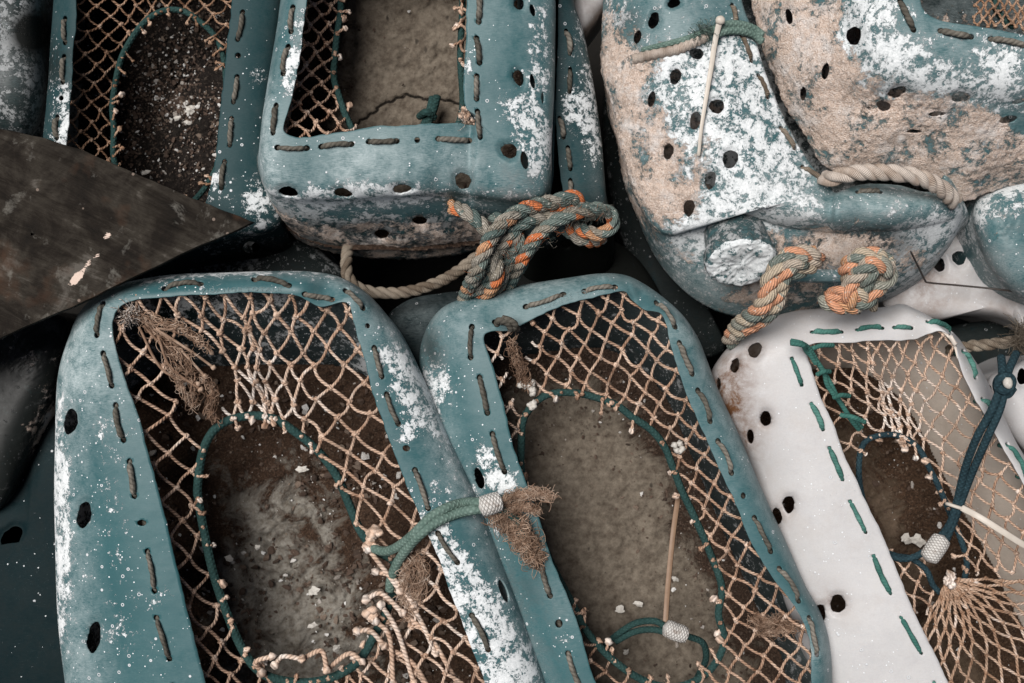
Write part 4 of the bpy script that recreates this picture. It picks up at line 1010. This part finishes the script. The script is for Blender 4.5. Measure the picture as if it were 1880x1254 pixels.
top0 = top[:, :1].copy(); cen = top.reshape(-1, 3).mean(0); 
top[:, 0] = top[:, 0]+(cen-top[:, 0])*.004*np.array([1, 1, 0])
G3 = np.concatenate([np.tile(cen+[0, 0, -.011], (m, 1))[:, None], bot, mid, top], 1); V_ = G3.shape[1]
T = np.zeros((m, V_, 4)); px = unW(G3)
for (x, y, r, v, asp, an) in [(196,434,7,.62,1.5,-60),(140,512,10,.66,2.2,-42),(160,485,8,.5,2.4,-50),(178,470,5,.5,2,-55)]:
    an = math.radians(an); dx, dy = px[..., 0]-x, px[..., 1]-y; u = dx*math.cos(an)+dy*math.sin(an); w = -dx*math.sin(an)+dy*math.cos(an)
    T[..., 0] += v*1.3*np.exp(-((u/(r*asp))**2+(w/r)**2))
mb.add(G3.reshape(-1, 3), [(i*V_+k, ((i+1) % m)*V_+k, ((i+1) % m)*V_+k+1, i*V_+k+1) for i in range(m) for k in range(V_-1)], None, T.reshape(-1, 4))
o = mb.build('board', M_board, None, smooth=False)
if sum(p.normal[2]*p.area for p in o.data.polygons if p.center[2] > -.002) < 0: o.data.flip_normals()
tag(o, 'dark weathered board with a pointed corner lying across the pots at the left', 'board')

# ------------------------------------------------------------------ ropes
mb = MB()
R1 = .0108
for k_, pts in enumerate([
  [(830,379,-.03),(848,386,-.008),(868,398,.0),(888,418,.002),(905,440,-.01),(918,462,-.04),(925,490,-.09)],
  [(850,556,-.10),(860,530,-.05),(874,502,-.005),(886,470,.012),(898,442,.018),(918,415,.018),(945,393,.012),(975,380,.006),(1005,373,0),(1035,366,-.004),(1052,362,-.01),(1062,378,-.03),(1058,400,-.07)],
  [(930,536,-.09),(942,508,-.05),(956,480,-.02),(974,450,-.004),(996,424,.004),(1026,404,.008),(1060,390,.008),(1093,384,.004),(1114,388,.0),(1126,402,-.006),(1120,420,-.012),(1098,430,-.016),(1074,424,-.02),(1050,412,-.04)],
  [(893,450,-.010),(906,472,-.006),(914,500,-.008),(904,526,-.03),(884,548,-.08),(866,570,-.13)],
  [(948,500,-.05),(962,470,-.03),(984,440,-.02),(1004,412,-.014),(1030,388,-.014),(1060,380,-.02),(1090,392,-.03)],
  [(872,540,-.06),(892,505,-.025),(910,470,-.015),(930,440,-.006),(952,416,-.002),(980,402,-.004),(1008,398,-.014),(1030,410,-.03),(1052,430,-.035),(1078,442,-.04),(1104,440,-.06)],
  [(905,402,-.03),(930,404,-.015),(945,420,-.008),(950,445,-.012),(940,470,-.02),(925,500,-.03),(915,530,-.06)]]):
    twisted(mb, sweep(pts), R1*(1+.06*math.sin(k_*2)), .056, seed=k_+41)
tuft(mb, W(830, 377, -.03), (-.3, .8, .3), 60, .022, .010, seed=1, tint=.3)
for k_, q in enumerate(sweep([(860,530,-.03),(880,500,.006),(898,442,.026),(945,393,.022),(1005,373,.01),(1062,388,.018),(1116,392,.01),(978,448,.006),(912,470,.004),(950,500,-.02)], 9)):
    tuft(mb, q, rng.normal(0, 1, 3), 12, .014, .014, seed=k_+300, tint=.4, r=.00028)
tag(mb.build('twisted_rope', M_multi), 'thick green and orange flecked rope looped round the corner of the top centre pot', 'rope', 'orange flecked twisted ropes')
mb = MB()
twisted(mb, sweep([(1340,628,-.10),(1350,606,-.06),(1368,588,-.01),(1392,572,.025),(1408,545,.045),(1412,520,.052),(1424,494,.06),(1446,472,.062),(1474,466,.058),(1496,468,.05)]), .0128, .062, seed=5)
twisted(mb, sweep([(1500,474,.03),(1486,488,.05),(1462,498,.055),(1436,504,.05),(1420,524,.03),(1414,552,.02),(1398,580,.0),(1376,600,-.05)]), .0122, .062, seed=6)
twisted(mb, sweep([(1350,615,-.06),(1372,600,-.02),(1400,586,.0),(1424,560,.03),(1432,530,.045),(1440,505,.06),(1452,488,.07),(1478,480,.066)]), .0118, .060, seed=62)
tuft(mb, W(1497, 468, .05), (.5, .1, .2), 40, .012, .012, seed=11, tint=.6)
tag(mb.build('twisted_rope', M_multi2), 'frayed orange and cream rope tied to the left end of the drum handle', 'rope', 'orange flecked twisted ropes')
mb = MB()
twisted(mb, sweep([(1560,515,.015),(1556,490,.045),(1574,474,.058),(1600,468,.06),(1622,478,.056),(1632,500,.05),(1622,522,.045),(1602,534,.045),(1590,552,.04),(1560,562,.035),(1528,558,.03),(1514,545,.02)]), .0124, .062, seed=7)
twisted(mb, sweep([(1600,560,.0),(1588,540,.03),(1592,512,.062),(1604,488,.066),(1612,470,.04)]), .0120, .062, seed=8)
twisted(mb, sweep([(1570,566,.03),(1560,545,.05),(1562,520,.055),(1580,500,.068),(1596,486,.075),(1618,486,.07),(1630,500,.06)]), .0118, .060, seed=61)
twisted(mb, sweep([(1525,545,.03),(1548,536,.045),(1575,540,.048),(1598,552,.03)]), .0120, .062, seed=9)
tuft(mb, W(1516, 546, .02), (-.7, .2, .3), 30, .016, .010, seed=12, tint=.4)
tag(mb.build('twisted_rope', M_multi2), 'frayed orange and cream rope knotted round the right end of the drum handle', 'rope', 'orange flecked twisted ropes')
mb = MB()
Pp = sweep([(1512,330,-.02),(1535,325,.0),(1565,318,.008),(1600,316,.014),(1640,318,.016),(1680,324,.014),(1712,336,.006),(1736,352,-.002),(1752,370,-.03)])
twisted(mb, Pp, .0122, .058, seed=10)
tag(mb.build('twisted_rope', M_rope_p), 'pale cream rope tucked under the crusted drum pot', 'rope')
mb = MB()
twisted(mb, sweep([(640,450,-.16),(636,480,-.13),(640,510,-.12),(662,530,-.12),(700,538,-.12),(745,536,-.12),(790,524,-.12),(830,505,-.12),(862,482,-.12),(890,462,-.14)]), .0092, .05, seed=13)
tag(mb.build('twisted_rope', M_rope), 'dull brown rope sagging in the dark gap above the front pots', 'rope')

# green cord looped over A's rim, sleeve and frayed end
sl = root('looped_cord', W(848, 930, .0), 'pale green braided cord looped over the rim between the two front teal pots', 'cord')
mb = MB()
def over(pts, dz=.007):
    out = []
    for x, y, z in pts:
        if z is None:
            P, n = surf(A, x, y); out.append((x, y, P[2]+dz))
        else: out.append((x, y, z))
    return out
mb.tube(sweep(over([(684,1006,-.06),(702,1012,-.05),(722,1008,-.035),(745,993,-.012),(768,972,None),(790,950,None),(820,932,None),(850,923,None),(875,922,.012),(898,924,.008)])), .0072, 12)
mb.tube(sweep(over([(716,1084,-.065),(719,1060,-.055),(732,1030,-.035),(752,1002,-.01),(775,978,None),(803,958,None),(838,943,None),(868,936,.01),(898,932,.006)], .008)), .0076, 12)
mb.build('cord', M_loop, sl)
mb = MB(); q = W(np.array([884., 896, 908, 917]), np.array([930., 927, 923, 920]), np.array([.012, .012, .010, .008])); mb.tube(resample(open_cr(q, 6), 14), .0148*(1+.06*np.sin(np.linspace(0, 3.1, 14)*1)), 16, vscale=1); mb.build('sleeve', M_ferr, sl)
mb = MB()
c0 = W(922, 922, .004)
tangle(mb, [(912,922,.008),(935,915,.006),(960,908,.004),(990,906,.0),(1018,914,-.004)], 150, .0045, .0004, seed=2, tint=.35)
tangle(mb, [(915,928,.004),(940,932,.0),(965,930,-.002),(992,940,-.006)], 110, .005, .0004, seed=5, tint=.2)
tangle(mb, [(905,938,.0),(925,950,-.004),(945,965,-.010),(960,990,-.012),(975,1012,-.016),(990,1036,-.018)], 300, .0075, .00045, seed=3, tint=.15, wav=1.2)
tuft(mb, W(1000, 908, .0), (1, .3, .1), 60, .016, .012, seed=4, tint=.4, curl=.25)
tuft(mb, W(984, 1020, -.016), (.4, -1, .1), 60, .012, .014, seed=6, tint=.3, curl=.3)
mb.build('frayed_end', M_fray, sl)
mb = MB(); mb.tube(sweep([(915,930,0),(940,948,-.008),(956,975,-.014),(970,1012,-.02)]), [.008]*10+[.009]*21 if False else .009, 10); mb.build('cord', M_ring, sl)

# frayed bits in A's net
mb = MB()
tuft(mb, W(236, 575, -.012), (.6, -.2, .8), 160, .022, .016, seed=40, tint=.9, r=.0006); 
mb.build('frayed_knot', M_twine, A.root)
mb = MB()
tangle(mb, [(240,575,-.012),(285,588,-.015),(330,600,-.02),(365,625,-.03),(385,640,-.03)], 50, .005, .0005, seed=50, tint=.3)
tangle(mb, [(262,590,-.02),(300,625,-.03),(335,660,-.04),(352,700,-.05),(362,745,-.06)], 60, .006, .0005, seed=51, tint=.15)
tangle(mb, [(300,655,-.03),(322,690,-.04),(340,725,-.05),(352,755,-.055)], 35, .005, .0004, seed=52, tint=.4)
tangle(mb, [(372,690,-.05),(392,720,-.06),(385,755,-.06),(400,775,-.07)], 60, .005, .0005, seed=53, tint=.0)
tangle(mb, [(735,1000,-.03),(748,1040,-.04),(742,1085,-.05),(756,1125,-.055)], 110, .0065, .00042, seed=54, tint=.4)
tangle(mb, [(765,1010,-.03),(775,1050,-.04),(765,1100,-.05),(745,1140,-.06)], 80, .007, .00042, seed=55, tint=.3)
for q_ in [(330,610),(352,650),(372,700),(352,745),(745,1060),(760,1110)]: tuft(mb, W(*q_, -.035), rng.normal(0, 1, 3), 16, .014, .008, seed=q_[0], tint=.3, r=.0004)
for k_ in range(7):
    a_ = np.array([rng.uniform(250, 300), rng.uniform(580, 640)]); b_ = a_+[rng.uniform(40, 110), rng.uniform(40, 110)]
    mb.tube(sweep([(*a_, -.02), (*((a_+b_)/2+rng.normal(0, 14, 2)), -.035), (*b_, -.05)]), .0021, 7, tint=rng.uniform(.1, .6)); mb.blob(W(*b_, -.05), .004, .7, .3)
mb.build('frayed_twine', M_fray, A.root)
mb = MB()
for k, (x, y, r_) in enumerate([(686,980,.011),(676,1002,.008),(682,1130,.010),(690,1008,.007)]):
    for j in range(7): mb.blob(W(x+rng.normal(0, 4), y+rng.normal(0, 5), -.06), r_*rng.uniform(.5, .9), .5, .25)
for (a, b, c_) in [((676,1008),(705,1045),(735,1085)),((735,1085),(770,1135),(800,1200)),((690,1050),(720,1060),(760,1110)),((672,1100),(700,1090),(740,1125)),((740,1125),(790,1170),(840,1254)),((700,1110),(730,1160),(760,1254)),((690,1140),(715,1170),(722,1254)),((655,1160),(680,1158),(705,1185)),((705,1185),(760,1220),(800,1290)),
                    ((505,1220),(520,1205),(555,1210)),((555,1210),(590,1195),(600,1230)),((600,1230),(640,1200),(665,1215)),((480,1235),(470,1215),(500,1205))]:
    mb.tube(sweep([(*a, -.062), (*b, -.052), (*c_, -.048)]), .0038, 8, tint=rng.uniform(.3, .7)); mb.blob(W(*a, -.058), .0068, .8, .25); mb.blob(W(*c_, -.048), .0062, .6, .25)
mb.build('loose_meshes', M_twine, A.root)
mb = MB()
tangle(mb, [(938,622,-.02),(948,650,-.04),(958,685,-.06),(968,715,-.07)], 90, .0055, .00045, seed=70, tint=.0)
tangle(mb, [(1375,1135,-.05),(1405,1145,-.05),(1440,1140,-.05),(1475,1160,-.05)], 110, .0065, .00042, seed=71, tint=.15)
tangle(mb, [(1390,1165,-.05),(1430,1158,-.05),(1465,1150,-.045)], 60, .0055, .00042, seed=72, tint=.25)
mb.build('frayed_twine', M_fray, B.root)
# bow of cord at B's corner, pale knot in net
mb = MB(); mb.tube(sweep([(938,606,-.012),(932,594,-.004),(916,588,.0),(912,596,-.01)]), .0048, 9); mb.tube(sweep([(944,604,-.014),(946,596,-.006),(936,588,-.002),(922,584,-.004)]), .0048, 9); mb.build('lacing_knot', M_lace, B.root)
mb = MB()
for (x, y) in [(974,716),(978,745),(1250,823),(960,705)]:
    for j in range(5): mb.blob(W(x+rng.normal(0, 4), y+rng.normal(0, 4), -.07), .005, .9, .3)
mb.build('tied_knot', M_shell, B.root)
# strap and sleeve in pot B
mb = MB(); mb.tube(sweep([(1245,915,-.12),(1236,980,-.10),(1228,1060,-.095),(1224,1110,-.095),(1222,1145,-.09)]), .0042, 8, flat=(1, .25)); tag(mb.build('cable_tie', M_tieb), 'browned long cable tie standing in the middle front pot', 'cable tie')
mb = MB(); mb.tube(sweep([(1222,1150,-.085),(1200,1140,-.09),(1165,1145,-.10),(1130,1168,-.12),(1112,1185,-.14)]), .0052, 9); mb.tube(sweep([(1240,1166,-.09),(1200,1156,-.1),(1165,1160,-.11),(1130,1178,-.12)]), .0052, 9)
mb.tube(sweep([(1262,1168,-.085),(1290,1180,-.1),(1296,1210,-.12),(1280,1245,-.13),(1268,1280,-.14)]), .0052, 9); bc = mb.build('cord', M_ring, B.root)
mb = MB(); mb.tube(resample(W(np.array([1222., 1240, 1260]), np.array([1152., 1160, 1166]), np.array([-.078]*3)), 9), [.012,.0135,.014,.014,.014,.014,.0138,.013,.012], 16); mb.build('sleeve', M_ferr, bc)


# green twine wrapping down the white pot's net
mb = MB()
pts = [(1452,626,.0),(1470,630,.0),(1485,640,-.012),(1498,660,-.025),(1510,680,-.03),(1525,705,-.035),(1540,735,-.042),(1560,765,-.05),(1582,785,-.06)]
mb.tube(sweep(pts), .0040, 9); mb.tube(sweep([(x+5*math.sin(i*2.2), y+4, z+.003) for i, (x, y, z) in enumerate(pts)]), .0038, 9)
for (a, b) in [((1490,640),(1530,634)),((1500,688),(1524,682)),((1530,730),(1560,727)),((1543,762),(1588,775)),((1470,628),(1498,668))]:
    mb.tube(sweep([(*a, -.02), ((a[0]+b[0])/2, (a[1]+b[1])/2-3, -.012), (*b, -.02)]), .0036, 8)
mb.build('mending_cord', M_lace_g, C.root)
# knotted blue cord over the white pot
kc = root('knotted_cord', W(1800, 840, 0.03), 'dark blue doubled cord with a knot stretched over the rim of the white pot', 'cord')
mb = MB()
mb.tube(sweep([(1838,655,.0),(1840,680,.02),(1838,705,.03),(1822,750,.03),(1795,800,.015),(1775,850,-.01),(1764,890,-.03),(1757,920,-.04),(1745,960,-.045),(1724,990,-.05)]), .0058, 10)
mb.tube(sweep([(1866,648,.0),(1852,680,.02),(1846,705,.03),(1836,750,.028),(1812,805,.013),(1790,855,-.012),(1774,895,-.032),(1763,925,-.04),(1752,955,-.045),(1735,995,-.05)]), .0058, 10)
mb.tube(sweep([(1832,702,.03),(1838,716,.038),(1852,716,.038),(1858,700,.035),(1850,690,.038),(1836,694,.040),(1830,706,.036),(1836,722,.03),(1850,724,.03),(1860,712,.028)]), .0062, 10)
mb.tube(sweep([(1704,1008,-.05),(1680,1022,-.055),(1655,1026,-.06),(1632,1020,-.065)]), .0052, 9)
mb.build('cord', M_navy, kc)
mb = MB(); mb.tube(resample(W(np.array([1730., 1717, 1704]), np.array([988., 1007, 1026]), np.array([-.042]*3)), 9), [.013,.0145,.0148,.015,.015,.015,.0148,.0145,.013], 16); mb.build('sleeve', M_ferr, kc)
mb = MB(); mb.blob(W(1850, 703, .045), .008, .9, .15, (1.1, .8, .6)); mb.build('pale_patch', M_shell, kc)
mb = MB(); a = np.linspace(0, 2*math.pi, 24); cc = W(1755, 930, -.04); dx = np.array([.95, -.3, 0]); mb.tube(cc+np.cos(a)[:, None]*dx*.014+np.sin(a)[:, None]*np.array([.0, .0, 1])*.010, .0028, 7)
mb.tube(sweep([(1766,932,-.03),(1800,950,-.012),(1840,975,-.005),(1880,1000,-.01),(1920,1020,-.02)]), .0048, 8, flat=(1, .25)); tag(mb.build('cable_tie', M_tie), 'white cable tie round the blue cord, its tail pointing right across the net', 'cable tie')
# white tie and green band round drum H
mb = MB()
hp = [(1312,44),(1309,80),(1304,120),(1298,160),(1292,200),(1287,240),(1284,285)]
P = np.array([surf(H_, x, y)[0]+surf(H_, x, y)[1]*(.006 if i else .02) for i, (x, y) in enumerate(hp)]); P[1:-1] += [0, 0, .004]; mb.tube(open_cr(P, 6), np.linspace(.0045, .0024, 37), 8, flat=(1, .3)); mb.blob(P[0], .0075, 0, .1, (1, .9, .7))
tag(mb.build('cable_tie', M_tie), 'long white cable tie lying across the holes of the whitened drum', 'cable tie')
mb = MB()
hb = [(1396,68),(1380,56),(1355,48),(1330,48),(1312,54)]
mb.tube(open_cr(np.array([surf(H_, x, y)[0]+surf(H_, x, y)[1]*.006 for x, y in hb]), 8), .0062, 10)
mb.tube(open_cr(np.array([surf(H_, x, y+11)[0]+surf(H_, x, y+11)[1]*.006 for x, y in hb]), 8), .006, 10)
hb2 = [(1312,54),(1290,62),(1255,74),(1215,84),(1180,92)]
mb.tube(open_cr(np.array([surf(H_, x, y)[0]+surf(H_, x, y)[1]*.002 for x, y in hb2]), 8), np.linspace(.0062, .004, 33), 10)
for k, (x, y) in enumerate([(1296,60),(1300,66),(1285,66),(1305,58)]): tuft(mb, surf(H_, x, y)[0]+[0, 0, .004], (-1, -.1, .1), 60, .02, .008, seed=90+k, tint=.3)
tag(mb.build('cord_band', M_loop), 'green cord band tied round the upper part of the whitened drum', 'cord')
mb = MB(); hb3 = [(1165,108),(1200,100),(1240,92),(1270,80),(1296,68)]
mb.tube(open_cr(np.array([surf(H_, x, y)[0]+surf(H_, x, y)[1]*.001 for x, y in hb3]), 10), .0075*(1+.15*np.sin(np.arange(41)*1.9)), 10, tint=.4); mb.build('crusted_cord', M_rope_p, H_.root)
# wire and frayed rope at the right edge
mb = MB(); mb.tube(sweep([(1672,462,-.06),(1690,498,-.12),(1698,514,-.15),(1706,519,-.155),(1760,524,-.16),(1830,531,-.15),(1900,540,-.10)]), .0016, 6); tag(mb.build('wire', M_wire), 'thin dark wire crossing the white drum behind the white pot', 'wire')
mb = MB(); twisted(mb, sweep([(1740,645,-.12),(1780,636,-.10),(1820,632,-.08),(1850,628,-.07),(1890,622,-.07)]), .009, .05, seed=31)
tuft(mb, W(1868, 622, -.05), (.3, -.9, .3), 160, .03, .012, seed=33, tint=.3); tuft(mb, W(1875, 612, -.05), (.3, .9, .3), 160, .03, .012, seed=34, tint=.4)
tag(mb.build('twisted_rope', M_rope), 'frayed grey rope end at the right edge above the blue knot', 'rope')

# ------------------------------------------------------------------ shells on the floors
def shellbit(pot, x, y, z, r, label, kind='seashell'):
    mb = MB(); k = 14; V = [(0, 0, r*.25)]
    ph = rng.uniform(0, 6.28)
    for q in (.4, .75, 1.0):
        for a in np.linspace(0, 2*math.pi, k, endpoint=False):
            e = 1+.22*math.sin(a*2+ph)+.1*math.sin(a*5+ph*2); e *= 1+.25*rng.uniform(-1, 1)*q; V.append((q*r*e*math.cos(a), q*r*e*.7*math.sin(a), r*(.14-.22*q*q)+r*.06*rng.uniform(-1, 1)))
    V = np.array(V); F = [(0, 1+j, 1+(j+1) % k) for j in range(k)]
    for lv in range(2):
        o_ = 1+lv*k; F += [(o_+j, o_+k+j, o_+k+(j+1) % k, o_+(j+1) % k) for j in range(k)]
    t = rng.uniform(-.5, .5, 2); R_ = np.array([[1, 0, t[0]], [0, 1, t[1]], [-t[0], -t[1], 1]]); V = V@R_.T
    mb.add(V+W(x, y, z), F); o = mb.build(kind, M_shell, None, smooth=False); md = o.modifiers.new('t', 'SOLIDIFY'); md.thickness = .0008
    tag(o, label, 'shell')
fl = {'A': -.203, 'B': -.221, 'C': -.22, 'E': -.255, 'D': -.16}
for (k, x, y, r, lb) in [('A',555,862,.0085,'pale shell at the top right of the floor in the lower left pot'),('A',472,1005,.0055,'small white shell left of centre on the floor of the lower left pot'),
  ('A',420,1025,.0075,'white shell scrap against the left ring cord of the lower left pot'),('A',575,1148,.0065,'bright shell near the lower edge of the floor in the lower left pot'),('A',575,1085,.010,'curled brown and cream shell right of the bare concrete patch in the lower left pot'),('A',618,1190,.0075,'white shell by the bottom curve of the ring cord in the lower left pot'),
  ('B',1138,1119,.0085,'flat white shell chip left of the cable tie in the middle front pot'),('B',1172,1109,.0075,'pointed white shell chip nearest the cable tie in the middle front pot'),('B',1240,1063,.006,'shell chip right of the cable tie in the middle front pot'),('B',1150,1197,.006,'round white shell low in the middle front pot below the cord'),
  ('E',348,202,.009,'round white shell, largest on the dark gravel of the upper left pot'),('E',345,225,.006,'white shell just below the largest one on the dark gravel'),('E',325,217,.006,'white shell left of the largest one on the dark gravel'),('E',268,316,.006,'white shell close to the edge of the board on the dark gravel'),
  ('C',1686,993,.013,'round pale shell beside the crosshatched sleeve in the white pot'),('C',1665,990,.011,'half hidden pale shell left of the round one in the white pot')]:
    shellbit(k, x, y, fl[k]+.012, r, lb)

# ------------------------------------------------------------------ raised words moulded in the rims
def words(p, text, path, size, parent, mat):
    cu = bpy.data.curves.new('t', 'FONT'); cu.body = text; cu.size = 1; cu.extrude = 0.0; cu.bevel_depth = .022; cu.bevel_resolution = 0; cu.fill_mode = 'NONE'; cu.space_character = 1.25; cu.resolution_u = 3
    ob = bpy.data.objects.new('t', cu); col.objects.link(ob)
    dg = bpy.context.evaluated_depsgraph_get(); me = bpy.data.meshes.new_from_object(ob.evaluated_get(dg))
    bpy.data.objects.remove(ob)
    V = np.array([v.co[:] for v in me.vertices]); F = [tuple(q.vertices) for q in me.polygons]
    pp = resample(open_cr(np.array(path, float), 20), 200); wdt = V[:, 0].max()
    d = np.r_[0, np.cumsum(np.linalg.norm(np.diff(pp, axis=0), axis=1))]; Lt = d[-1]
    T = np.gradient(pp, axis=0); T /= np.linalg.norm(T, axis=1)[:, None]; Nn = np.stack([T[:, 1], -T[:, 0]], 1)
    s = V[:, 0]/wdt*Lt; X = np.stack([np.interp(s, d, pp[:, k]) for k in (0, 1)], 1); NN = np.stack([np.interp(s, d, Nn[:, k]) for k in (0, 1)], 1)
    X = X+NN*(V[:, 1:2]*size)
    # heights by smooth local fit
    out = []
    for (x, y), zz in zip(X, V[:, 2]):
        d2 = (p.spx[:, 0]-x)**2+(p.spx[:, 1]-y)**2; ks = np.argpartition(d2, 8)[:8]; w = 1/(d2[ks]+.3); z = (p.sp3[ks, 2]*w).sum()/w.sum()
        out.append(W(x, y, z+.0004+zz*.035))
    mb = MB(); mb.add(np.array(out), F, None, (.3, 0, 1, 0)); return mb.build('raised_lettering', mat, p.root, attr='wear')
M_word = plastic('worn_teal_lettering', (.12, .22, .235), (.15, .26, .275), 11)
words(A, 'VIDANGE TOTALE', [(368,538),(400,536),(440,535),(480,534.5),(516,536)], 10.5, A.shell, M_word)
words(B, 'VIDANGE TOTALE', [(991,569),(1020,559),(1050,549),(1085,541),(1112,536)], 15, B.shell, M_word)

# ------------------------------------------------------------------ world, light, camera
sc = bpy.context.scene
w = bpy.data.worlds.new('World'); sc.world = w; w.use_nodes = True; nt = w.node_tree
bg = nt.nodes['Background']; sky = nt.nodes.new('ShaderNodeTexSky'); sky.sky_type = 'NISHITA'; sky.sun_disc = False
EL, AZ = math.radians(68), math.radians(-58)     # azimuth from +Y (top of picture), clockwise
sky.sun_elevation = EL; sky.sun_rotation = AZ; sky.air_density = 1.0; sky.dust_density = 3.5
nt.links.new(sky.outputs[0], bg.inputs[0]); bg.inputs[1].default_value = .026
sd = bpy.data.lights.new('sun', 'SUN'); sd.energy = 4.5; sd.angle = math.radians(34); sd.color = (1, .965, .93)
so = bpy.data.objects.new('sun', sd); col.objects.link(so)
d = Vector((math.sin(AZ)*math.cos(EL), math.cos(AZ)*math.cos(EL), math.sin(EL)))
so.rotation_euler = d.to_track_quat('Z', 'Y').to_euler(); so.location = d*3
cam = bpy.data.cameras.new('camera'); co_ = bpy.data.objects.new('camera', cam); col.objects.link(co_)
co_.location = (0, 0, H); cam.sensor_width = 36; cam.lens = 36*H/(1880*S); cam.clip_end = 50; cam.clip_start = .05
cam.dof.use_dof = True; cam.dof.focus_distance = H+.01; cam.dof.aperture_fstop = 4.0
sc.camera = co_
sc.view_settings.view_transform = 'Standard'; sc.view_settings.look = 'None'; sc.view_settings.exposure = 0
